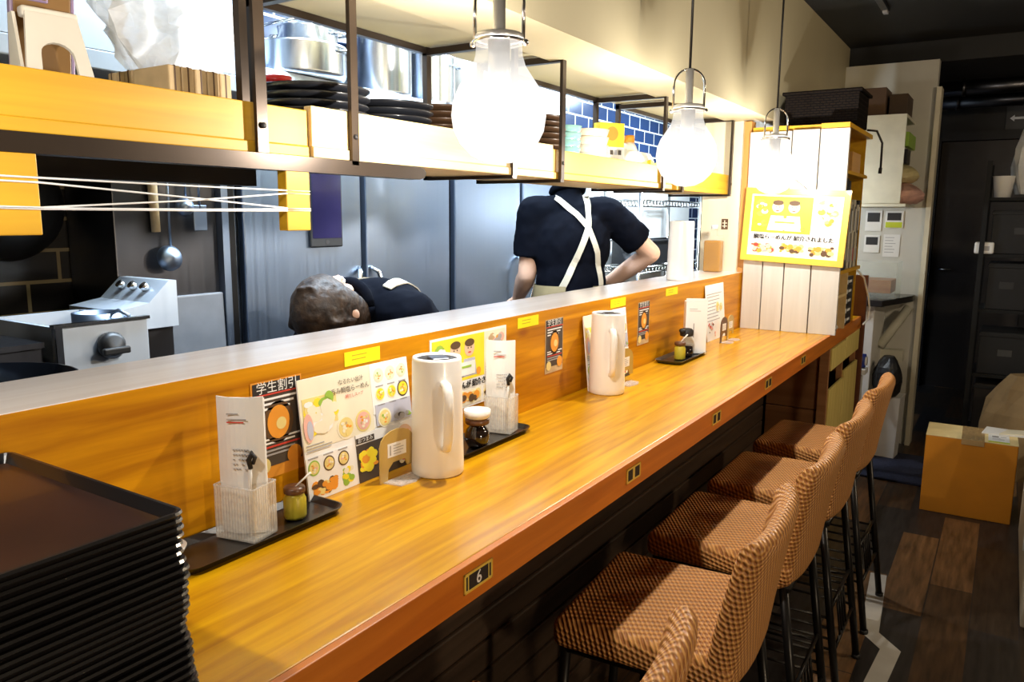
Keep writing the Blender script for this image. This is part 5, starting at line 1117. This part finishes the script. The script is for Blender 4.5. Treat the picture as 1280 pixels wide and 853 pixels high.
# dark storage rack
M_rack = mat('rack_black', (0.005, 0.005, 0.005), 0.85)
t = thing('storage_rack', 'tall dark storage rack crowded with things at the right edge', 'rack', (0.22, 6.15, 0))
for x in (-0.378, 0.378):
    for y in (-0.245, 0.245):
        b = MB(); b.b2((x-0.014, y-0.014, 0), (x+0.014, y+0.014, 1.95), M_rack); b.build('post', t)
for z in (0.12, 0.55, 0.98, 1.34, 1.70):
    b = MB(); b.b2((-0.363, -0.23, z), (0.363, 0.23, z+0.02), M_rack); b.build('shelf_board', t)
M_dkbox = mat('charcoal_box', (0.006, 0.006, 0.007), 0.7); M_dkbr = mat('brown_dark_box', (0.014, 0.009, 0.006), 0.7)
k = 0
for z, row in ((0.141, ((-0.20, .28, .36), (0.14, .32, .30))), (0.571, ((-0.19, .30, .28), (0.15, .30, .33))), (1.001, ((-0.22, .22, .30), (0.02, .18, .26), (0.22, .18, .30))), (1.361, ((-0.17, .33, .28), (0.18, .30, .27))), (1.721, ())):
    for (x, w, h) in row:
        lv = {0.141: 'lowest', 0.571: 'second lowest', 1.001: 'middle', 1.361: 'second highest', 1.721: 'top'}[z]
        b = MB(); b.b2((x-w/2, -0.21, z), (x+w/2, 0.18, z+h), M_dkbox if k % 3 else M_dkbr, bevel=0.006); b.b2((x-w/2-0.006, -0.216, z+h-0.03), (x+w/2+0.006, 0.186, z+h-0.01), M_dkbox, bevel=0.003)
        b.b2((x-0.04, -0.213, z+h*0.45), (x+0.04, -0.2095, z+h*0.6), M_inkdim if k in (2, 6) else M_black)
        solo(b, 'storage_box', f'dark storage box on the {lv} shelf of the right-hand rack, ' + ('left' if x < -0.1 else ('right' if x > 0.1 else 'between others')), 'box', (0.22, 6.15, 0), group='dark boxes in the storage rack'); k += 1
softbag((0.075, 6.06, 1.7415), (0.24, 0.26, 0.46), M_whitebag, 'white_plastic_bag', 'crumpled white plastic bag hanging on top of the dark storage rack', 'bag', 12)
b = MB(); b.lathe([(0, 0), (0.045, 0), (0.062, 0.13), (0.066, 0.135), (0.058, 0.132), (0.042, 0.008), (0, 0.008)], M_white); solo(b, 'white_cup', 'white cup on the upper left corner of the dark storage rack', 'cup', (-0.075, 5.99, 1.7205))
b = MB(); b.b2((-0.055, -0.04, 0), (0.055, 0.04, 0.075), M_white, bevel=0.01); b.b2((-0.02, -0.041, 0.02), (0.03, -0.0395, 0.05), M_inkgrey); solo(b, 'white_carton', 'small white carton on the second highest rack shelf, at its left end', 'carton', (-0.145, 5.945, 1.3605))
# shelf lip the carton stands on
softbag((0.16, 5.62, 0.0), (0.42, 0.34, 0.64), M_bag, 'paper_bag', 'crumpled brown paper bag behind the cardboard box', 'bag', 15)
b = MB(); b.prism([(-0.10, -0.07), (0.12, -0.05), (0.11, 0.07), (-0.08, 0.09)], 0, 0.006, M_paper); b.prism([(-0.02, -0.07), (0.10, -0.02), (0.13, 0.09), (0.02, 0.05)], 0.006, 0.012, M_pcream); solo(b, 'loose_papers', 'loose white papers lying on the back edge of the cardboard box', 'paper', (0.06, 4.90, 0.4305))
t = thing('direction_sign', 'dark sign with a white left arrow high at the end of the aisle', 'sign', (-0.02, 8.2945, 2.46))
M = basis((1, 0, 0), (0, 0, 1), (0, -1, 0), (0, 0, 0)); b = MB(); b.box((0.14, 0, 0.004), (0.52, 0.26, 0.008), mat('sign_board', (0.035, 0.033, 0.032), 0.4), M, 0.002); b.build('board', t)
b = MB(); b.prism([(-0.09, 0.0), (-0.055, 0.028), (-0.055, 0.010), (0.02, 0.010), (0.02, -0.010), (-0.055, -0.010), (-0.055, -0.028)], 0.0082, 0.0092, M_paper, M); b.build('arrow', t)
b = MB(); bars(b, M, 0.06, 0.06, 0.16, 4, M_inkgrey, 0.04, 0.012, 0.0084, 9); b.build('lettering', t)
for i, (x0, x1, y, lb) in enumerate(((-0.62, 0.30, 6.9, 'nearer dark duct under the far ceiling'), (-0.70, 0.5, 7.7, 'farther dark duct under the far ceiling'))):
    b = MB(); b.cyl((x0, y, 2.55), (x1, y, 2.55), 0.055, M_steeldark, n=20); b.cyl((x0+0.2, y, 2.55), (x0+0.23, y, 2.55), 0.062, M_steeldark, n=20); b.cyl((x1-0.2, y, 2.55), (x1-0.2, y, 2.62), 0.01, M_black, n=8); solo(b, 'ceiling_duct', lb, 'duct', group='ducts under the dark ceiling')
t = thing('track_rail', 'thin dark lighting track on the ceiling above the aisle', 'track', (0, 0, 0)); b = MB(); b.b2((-0.735, 3.6, 2.735), (-0.70, 5.05, 2.76), M_steeldark); b.build('track', t); b = MB(); b.b2((-0.73, 4.99, 2.725), (-0.705, 5.05, 2.735), M_inkgrey); b.build('end_cap', t)

# ================================================================== people
from mathutils.bvhtree import BVHTree
K = 1/UNIT
def remesh(mb, name, parent, voxel, smooth=4, disp=0.0):
    o = mb.build(name, parent)
    m = o.modifiers.new('r', 'REMESH'); m.mode = 'VOXEL'; m.voxel_size = voxel; m.use_smooth_shade = True
    s = o.modifiers.new('s', 'SMOOTH'); s.iterations = smooth; s.factor = 0.5
    if disp:
        tx = bpy.data.textures.new(name, 'CLOUDS'); tx.noise_scale = 0.05; d = o.modifiers.new('d', 'DISPLACE'); d.texture = tx; d.strength = disp; d.mid_level = 0.5
    bpy.context.view_layer.update()
    me = bpy.data.meshes.new_from_object(o.evaluated_get(bpy.context.evaluated_depsgraph_get()))
    old = o.data; o.modifiers.clear(); o.data = me; me.name = name; bpy.data.meshes.remove(old)
    me.materials.clear(); me.materials.append(mb.mats[0])
    for p in me.polygons: p.use_smooth = True; p.material_index = 0
    return o
V = Vector
def ell(b, c, right, up, r, m):
    right = V(right).normalized(); up = V(up); up = (up-right*up.dot(right)).normalized(); fwd = up.cross(right)
    b.ball((0, 0, 0), r, m, basis(right, fwd, up, V(c)), 3)
def cap(b, p0, p1, r0, r1, m):
    p0, p1 = V(p0), V(p1); b.tube([p0, p1], [r0, r1], m, 14); b.ball(p0, r0, m, None, 2); b.ball(p1, r1, m, None, 2)
def hand(b, w, d, palm_n, m, side):
    """palm and five curled fingers; d = direction from the wrist, palm_n = way the palm faces"""
    w, d, n = V(w), V(d).normalized(), V(palm_n); n = (n-d*n.dot(d)).normalized(); s = d.cross(n)*side
    ell(b, w+d*0.045, s, d, (0.040, 0.016, 0.052), m); cap(b, w-d*0.01, w+d*0.03, 0.027, 0.026, m)
    for k, (off, ln) in enumerate(((-0.029, 0.066), (-0.010, 0.076), (0.010, 0.071), (0.028, 0.056))):
        a = w+d*0.088+s*off; c1 = a+(d*0.8+n*0.45).normalized()*ln*0.45; c2 = c1+(d*0.25+n*0.95).normalized()*ln*0.32; c3 = c2+(n*0.95-d*0.35).normalized()*ln*0.25
        b.tube([a-d*0.02, a, c1, c2, c3], [0.0095, 0.0095, 0.009, 0.0082, 0.007], m, 10); b.ball(c3, 0.007, m, None, 2)
    t0 = w+d*0.030-s*0.030; t1 = t0+(d*0.5-s*0.8+n*0.3).normalized()*0.035; t2 = t1+(d*0.8-s*0.1+n*0.6).normalized()*0.030
    b.tube([t0+s*0.012, t0, t1, t2], [0.013, 0.012, 0.010, 0.008], m, 10); b.ball(t2, 0.008, m, None, 2)
def head_geo(b, c, right, up, m):
    right = V(right).normalized(); up = V(up); up = (up-right*up.dot(right)).normalized(); f = up.cross(right)  # forward
    c = V(c); P = lambda x, y, z: c+right*x+f*y+up*z
    ell(b, P(0, -0.012, 0.028), right, up, (0.076, 0.096, 0.088), m); ell(b, P(0, 0.022, -0.035), right, up, (0.060, 0.066, 0.080), m); ell(b, P(0, 0.055, -0.088), right, up, (0.030, 0.028, 0.024), m)
    b.tube([P(0, 0.086, 0.02), P(0, 0.104, -0.018), P(0, 0.112, -0.030)], [0.009, 0.013, 0.013], m, 10); b.ball(P(0, 0.105, -0.032), 0.014, m, None, 2)
    for s in (-1, 1):
        ell(b, P(s*0.079, -0.008, -0.012), right, up, (0.009, 0.020, 0.032), m); ell(b, P(s*0.032, 0.068, -0.022), right, up, (0.025, 0.022, 0.022), m)
        ell(b, P(s*0.030, 0.080, 0.030), right, up, (0.024, 0.012, 0.009), m)
    ell(b, P(0, 0.082, -0.062), right, up, (0.022, 0.012, 0.006), m); ell(b, P(0, 0.080, -0.072), right, up, (0.019, 0.012, 0.006), m)
    return P
def face_parts(t, P):
    for s in (-1, 1):
        e = MB(); e.ball(P(s*0.031, 0.084, 0.006), 0.0115, M_paper, None, 2); e.ball(P(s*0.031, 0.0925, 0.006), 0.0055, M_ink, None, 2); e.build('eye', t)

def make_person(name, label, loc, rz, J, hair_m, sleeve=0.72, bob=False):
    t = thing(name, label, 'person', loc, rz)
    sp = (V(J['neck'])-V(J['pelvis'])).normalized(); rt = (V(J['shR'])-V(J['shL'])).normalized()
    pv, ch, nk = V(J['pelvis']), V(J['chest']), V(J['neck']); wa = pv.lerp(ch, 0.5)
    b = MB(); m = M_skin
    P = head_geo(b, J['head'], J['hright'], J['hup'], m)
    cap(b, nk, V(J['head'])-V(J['hup']).normalized()*0.055, 0.056, 0.052, m)
    ell(b, pv, rt, sp, (0.155, 0.105, 0.13), m); ell(b, wa, rt, sp, (0.130, 0.095, 0.14), m); ell(b, ch, rt, sp, (0.158, 0.108, 0.17), m); cap(b, J['shL'], J['shR'], 0.058, 0.058, m)
    for s in 'LR':
        cap(b, J['sh'+s], J['el'+s], 0.052, 0.041, m); mid = V(J['el'+s]).lerp(V(J['wr'+s]), 0.3); cap(b, J['el'+s], mid, 0.041, 0.043, m); cap(b, mid, J['wr'+s], 0.043, 0.029, m)
        hand(b, J['wr'+s], V(J['wr'+s])-V(J['el'+s])+V((0, 0, -0.05)), J.get('palm', (0, 0, -1)), m, 1 if s == 'R' else -1)
        cap(b, J['hip'+s], J['kn'+s], 0.085, 0.058, m); cap(b, J['kn'+s], J['an'+s], 0.054, 0.037, m)
    remesh(b, 'body', t, 0.007, 3)
    face_parts(t, P)
    b = MB(); m = M_navy
    ell(b, pv.lerp(wa, 0.25), rt, sp, (0.172, 0.125, 0.14), m); ell(b, wa, rt, sp, (0.156, 0.116, 0.15), m); ell(b, ch, rt, sp, (0.182, 0.128, 0.185), m)
    cap(b, J['shL'], J['shR'], 0.072, 0.072, m); cap(b, ch.lerp(nk, 0.6), nk, 0.09, 0.064, m)
    for s in 'LR':
        e = V(J['sh'+s]).lerp(V(J['el'+s]), sleeve); a = V(J['sh'+s])
        b.ball(a, 0.073, m, None, 2); b.tube([a, a.lerp(e, .5), e], [0.073, 0.072, 0.072], m, 18)
    sh = remesh(b, 'shirt', t, 0.010, 3, 0.012)
    b = MB(); cn = nk+(V(J['head'])-nk)*0.16; ax = (V(J['head'])-nk).normalized(); u = rt; v = ax.cross(u).normalized()
    ring = [cn+u*0.066*math.cos(2*math.pi*k/24)+v*0.066*math.sin(2*math.pi*k/24) for k in range(25)]
    b.tube(ring, 0.016, M_navy, 8); b.build('collar', sh)
    b = MB(); m = mat('dark_trousers', (0.02, 0.02, 0.022), 0.8)
    ell(b, pv, rt, (0, 0, 1), (0.172, 0.128, 0.13), m)
    for s in 'LR': cap(b, J['hip'+s], J['kn'+s], 0.098, 0.072, m); cap(b, J['kn'+s], V(J['an'+s])+V((0, 0, 0.02)), 0.070, 0.058, m)
    remesh(b, 'trousers', t, 0.012, 2)
    for s in 'LR':
        b = MB(); a = V(J['an'+s]); f = V(J.get('toe', (0, 1, 0))); cap(b, V((a.x, a.y, 0.045)), V((a.x, a.y, 0.045))+f*0.15, 0.043, 0.036, M_black); b.build('shoe', t)
    # hair
    b = MB(); right = V(J['hright']).normalized(); up = V(J['hup']); up = (up-right*up.dot(right)).normalized()
    ell(b, P(0, -0.016, 0.034), right, up, (0.084, 0.104, 0.094), hair_m); ell(b, P(0, -0.052, -0.012), right, up, (0.078, 0.060, 0.082), hair_m)
    for s in (-1, 1): ell(b, P(s*0.066, 0.0, 0.03), right, up, (0.020, 0.055, 0.055), hair_m)
    if bob:
        for s in (-1, 1): ell(b, P(s*0.070, 0.012, -0.03), right, up, (0.020, 0.045, 0.09), hair_m)
        for k in range(16): a = math.pi*(0.1+0.8*k/15); b.tube([P(0.02*math.cos(a), 0.01, 0.13), P(0.07*math.cos(a), -0.06-0.02*math.sin(a*3), 0.07), P(0.085*math.cos(a), -0.085*math.sin(a), -0.02)], [0.006, 0.009, 0.006], hair_m, 6)
    remesh(b, 'hair', t, 0.005, 4, 0.006)
    return t, sh, P
def on_back(bvh, p, dr, off=0.004):
    h = bvh.ray_cast(V(p)-V(dr)*1.0, V(dr)); 
    return (h[0]-V(dr)*off) if h[0] is not None else V(p)
def ribbon(t, bvh, pts, w, m, dr, name):
    b = MB(); q = []
    for (x0, z0), (x1, z1) in zip(pts, pts[1:]):
        for k in range(8): q.append((x0+(x1-x0)*k/8, z0+(z1-z0)*k/8))
    q.append(pts[-1]); rings = []
    for i, (x, z) in enumerate(q):
        a = q[max(0, i-1)]; c = q[min(len(q)-1, i+1)]; d = V((c[0]-a[0], c[1]-a[1])).normalized(); nx, nz = -d.y*w/2, d.x*w/2
        p0 = on_back(bvh, (x+nx, 0, z+nz), dr); p1 = on_back(bvh, (x-nx, 0, z-nz), dr); o = V(dr)*-0.004
        rings.append([p0, p1, p1+o, p0+o])
    b.ring_loft(rings, m, True, smooth=False); return b.build(name, t)

# standing cook, back to the counter (metres in the figure's own frame)
J = dict(pelvis=(0, 0, 0.97), chest=(0, 0.05, 1.27), neck=(0, 0.09, 1.475), head=(0, 0.155, 1.63), hright=(1, 0, 0), hup=(0, 0.18, 1),
         shL=(-0.160, 0.065, 1.405), shR=(0.175, 0.065, 1.405), elL=(-0.185, 0.07, 1.14), elR=(0.385, 0.06, 1.23), wrL=(-0.18, 0.235, 1.03), wrR=(0.225, 0.26, 1.06),
         hipL=(-0.09, 0, 0.93), hipR=(0.09, 0, 0.93), knL=(-0.10, 0.02, 0.50), knR=(0.10, 0.03, 0.50), anL=(-0.11, -0.01, 0.08), anR=(0.12, 0.0, 0.08))
c2, sh2, P2 = make_person('cook', 'standing cook seen from behind in a navy polo shirt with crossed beige apron straps', (COOK2[0], COOK2[1], 0), R(COOK2[2]), J, M_hair)
bv = BVHTree.FromPolygons([v.co for v in sh2.data.vertices], [p.vertices for p in sh2.data.polygons])
dr = V((0, 1, 0))
ribbon(c2, bv, [(-0.075, 1.47), (-0.0, 1.40), (0.045, 1.345), (0.085, 1.24), (0.105, 1.12), (0.11, 1.0)], 0.026, M_strap, dr, 'apron_strap')
ribbon(c2, bv, [(0.060, 1.48), (0.058, 1.42), (0.045, 1.345), (-0.02, 1.20), (-0.09, 1.06), (-0.115, 1.00)], 0.026, M_strap, dr, 'apron_strap')
b = MB(); rows = []
for z in (0.60, 0.72, 0.84, 0.95, 1.04, 1.10):
    row = []
    for k in range(33):
        a = R(-62+(304)*k/32); d = V((math.cos(a), math.sin(a), 0)); h = bv.ray_cast(V((0, 0.02, max(z, 0.93)))+d*0.8, -d)
        p = h[0] if h[0] is not None else V((0.18*math.cos(a), 0.14*math.sin(a), 0)); row.append(V((p.x, p.y, z))+d*(0.010+0.03*max(0, 0.95-z)))
    rows.append(row)
b.ring_loft(rows, M_apron, False, closed=False); ap = b.build('apron', c2)
# bending cook at the left
J = dict(pelvis=(0, 0.42, 0.86), chest=(0, 0.16, 1.055), neck=(0, 0.01, 1.130), head=(0.015, -0.125, 1.125), hright=(1, 0.25, 0.10), hup=(0.25, -0.80, 0.50),
         shL=(-0.165, 0.07, 1.10), shR=(0.165, 0.07, 1.10), elL=(-0.22, -0.02, 0.86), elR=(0.22, -0.02, 0.86), wrL=(-0.13, -0.16, 0.72), wrR=(0.13, -0.16, 0.72),
         hipL=(-0.09, 0.43, 0.83), hipR=(0.09, 0.43, 0.83), knL=(-0.10, 0.22, 0.46), knR=(0.10, 0.22, 0.46), anL=(-0.11, 0.42, 0.08), anR=(0.12, 0.42, 0.08), toe=(0, -1, 0), palm=(0, 0, -1))
J = {k: ((v[0], v[1], v[2]) if k not in ('hright',) else v) for k, v in J.items()}
c1, sh1, P1 = make_person('cook', 'cook bending low behind the ledge, brown hair and navy shirt, head down', (COOK1[0], COOK1[1], 0), R(COOK1[2]), J, M_hairb, bob=True)
bv1 = BVHTree.FromPolygons([v.co for v in sh1.data.vertices], [p.vertices for p in sh1.data.polygons])
for s in (-1, 1):
    b = MB(); rings = []
    for k in range(14):
        y = 0.05+0.033*k; x = s*(0.085-0.005*k)
        q = []
        for dx in (-0.015, 0.015):
            h = bv1.ray_cast(V((x+dx, y, 2.0)), V((0, 0, -1))); q.append((h[0] if h[0] is not None else V((x+dx, y, 1.1)))+V((0, 0, 0.004)))
        rings.append([q[0], q[1], q[1]+V((0, 0, 0.004)), q[0]+V((0, 0, 0.004))])
    b.ring_loft(rings, M_strap, True, smooth=False); b.build('apron_strap', c1)
for r_ in (c1, c2): r_.scale = (K, K, K)

# wisp of steam rising beside the standing cook
ms = bpy.data.materials.new('steam_vapour'); ms.use_nodes = True; nt = ms.node_tree; nt.nodes.remove(nt.nodes['Principled BSDF'])
pv = nt.nodes.new('ShaderNodeVolumePrincipled'); tc = nt.nodes.new('ShaderNodeTexCoord'); nz = nt.nodes.new('ShaderNodeTexNoise'); nz.inputs['Scale'].default_value = 14; nz.inputs['Detail'].default_value = 3; nz.inputs['Distortion'].default_value = 1.5
mr = nt.nodes.new('ShaderNodeMapRange'); mr.inputs['From Min'].default_value = 0.48; mr.inputs['From Max'].default_value = 0.75; mr.inputs['To Max'].default_value = 24.0
nt.links.new(tc.outputs['Object'], nz.inputs['Vector']); nt.links.new(nz.outputs['Fac'], mr.inputs['Value']); nt.links.new(mr.outputs[0], pv.inputs['Density']); nt.links.new(pv.outputs[0], nt.nodes['Material Output'].inputs['Volume']); pv.inputs['Color'].default_value = (0.95, 0.97, 1, 1)
b = MB(); b.lathe([(0, -0.16), (0.05, -0.14), (0.085, -0.02), (0.10, 0.07), (0.06, 0.15), (0, 0.17)], ms, n=20); o = b.build('steam', None, (-1.62, 3.72, 1.47)); tag(o, 'thin wisp of steam drifting past the standing cook\'s right arm', 'steam', kind='stuff')

# ================================================================== light
def area(name, loc, size, energy, col, rot=(0, 0, 0)):
    l = bpy.data.lights.new(name, 'AREA'); l.shape = 'RECTANGLE'; l.size, l.size_y = size; l.energy = energy; l.color = col
    o = bpy.data.objects.new(name, l); COL.objects.link(o); o.location = loc; o.rotation_euler = rot; return o
M_tube = mat('tube_diffuser', (0.9, 0.93, 1.0), 0.5, emit=(0.82, 0.92, 1.0), es=9.0)
for y, lb in ((1.9, 'white ceiling light panel over the near part of the kitchen'), (3.7, 'white ceiling light panel over the middle of the kitchen'), (5.6, 'white ceiling light panel over the far part of the kitchen')):
    t = thing('ceiling_light', lb, 'light', (-1.78, y, 2.62), group='kitchen ceiling lights'); b = MB(); b.b2((-0.14, -0.62, -0.03), (0.14, 0.62, 0.0), M_white); b.build('housing', t); b = MB(); b.b2((-0.12, -0.60, -0.036), (0.12, 0.60, -0.030), M_tube); b.build('diffuser', t)
    area('kitchen_light_source', (-1.78, y, 2.575), (0.24, 1.2), KIT_W, (0.64, 0.81, 1.0))
t = thing('ceiling_light', 'small added fill lamp under the bulkhead beside the far washing corner', 'light', (-1.30, 5.1, 2.075)); b = MB(); b.ball((0, 0, -0.36), 0.05, M_tube, None, 3); b.build('globe', t); b = MB(); b.cyl((0, 0, -0.31), (0, 0, 0), 0.006, M_black, n=8); b.build('stem', t)  # added lamp, hidden behind the planks, to brighten the far corner
l = bpy.data.lights.new('corner_fill_source', 'POINT'); l.energy = 17; l.color = (0.86, 0.94, 1.0); l.shadow_soft_size = 0.05; o = bpy.data.objects.new('corner_fill_source', l); COL.objects.link(o); o.location = (-1.30, 5.1, 1.65)
M_warm = mat('warm_diffuser', (0.9, 0.8, 0.6), 0.5, emit=(1, 0.78, 0.5), es=4)  # two fill lamps added on the unseen right wall to brighten the aisle side
for y, wz, e, lb in ((0.6, 1.25, FILL1_W, 'added warm fill globe on the unseen right wall behind the stools'), (3.6, 2.35, FILL2_W, 'added warm fill globe on the unseen right wall near the cardboard box')):
    t = thing('fill_lamp', lb, 'light', (1.75, y, wz)); b = MB(); b.ball((-0.12, 0, 0), 0.08, M_warm, None, 3); b.build('globe', t); b = MB(); b.cyl((0, 0, -0.1), (-0.02, 0, -0.1), 0.05, M_black, n=20); b.tube([(-0.02, 0, -0.1), (-0.12, 0, -0.1), (-0.12, 0, -0.07)], 0.008, M_black); b.build('bracket', t)
    l = bpy.data.lights.new('fill_lamp_source', 'POINT'); l.energy = e; l.color = (1.0, 0.80, 0.55); l.shadow_soft_size = 0.08; o = bpy.data.objects.new('fill_lamp_source', l); COL.objects.link(o); o.location = (1.53, y, wz)
w = bpy.data.worlds.new('World'); SC.world = w; w.use_nodes = True; w.node_tree.nodes['Background'].inputs[0].default_value = (1.0, 0.86, 0.7, 1); w.node_tree.nodes['Background'].inputs[1].default_value = 0.02

# ================================================================== camera
cd = bpy.data.cameras.new('camera'); cam = bpy.data.objects.new('camera', cd); COL.objects.link(cam); SC.camera = cam
cd.sensor_fit = 'HORIZONTAL'; cd.sensor_width = 36.0; cd.lens = 36.0*970.4/1280; cd.clip_start = 0.02
yaw, pit, rol = R(32.487), R(9.162), R(-0.449)
f = V((-math.sin(yaw)*math.cos(pit), math.cos(yaw)*math.cos(pit), -math.sin(pit))); r = V((math.cos(yaw), math.sin(yaw), 0)); d = f.cross(r)
r2 = r*math.cos(rol)+d*math.sin(rol); d2 = -r*math.sin(rol)+d*math.cos(rol)
cam.matrix_world = basis(r2, -d2, -f, (0, 0, H))

# working units -> metres
bpy.context.view_layer.update()
for o in SC.objects:
    if o.parent is None:
        o.location = o.location*UNIT
        if o.type in ('MESH', 'EMPTY'): o.scale = o.scale*UNIT
SC.view_settings.view_transform = 'Standard'; SC.view_settings.look = 'None'; SC.view_settings.gamma = 1.0; SC.view_settings.use_curve_mapping = False
SC.view_settings.exposure = EXPO
try:
    SC.cycles.use_denoising = True; SC.cycles.max_bounces = 8; SC.cycles.transparent_max_bounces = 16; SC.cycles.sample_clamp_indirect = 6; SC.cycles.caustics_reflective = False; SC.cycles.caustics_refractive = False
except Exception: pass
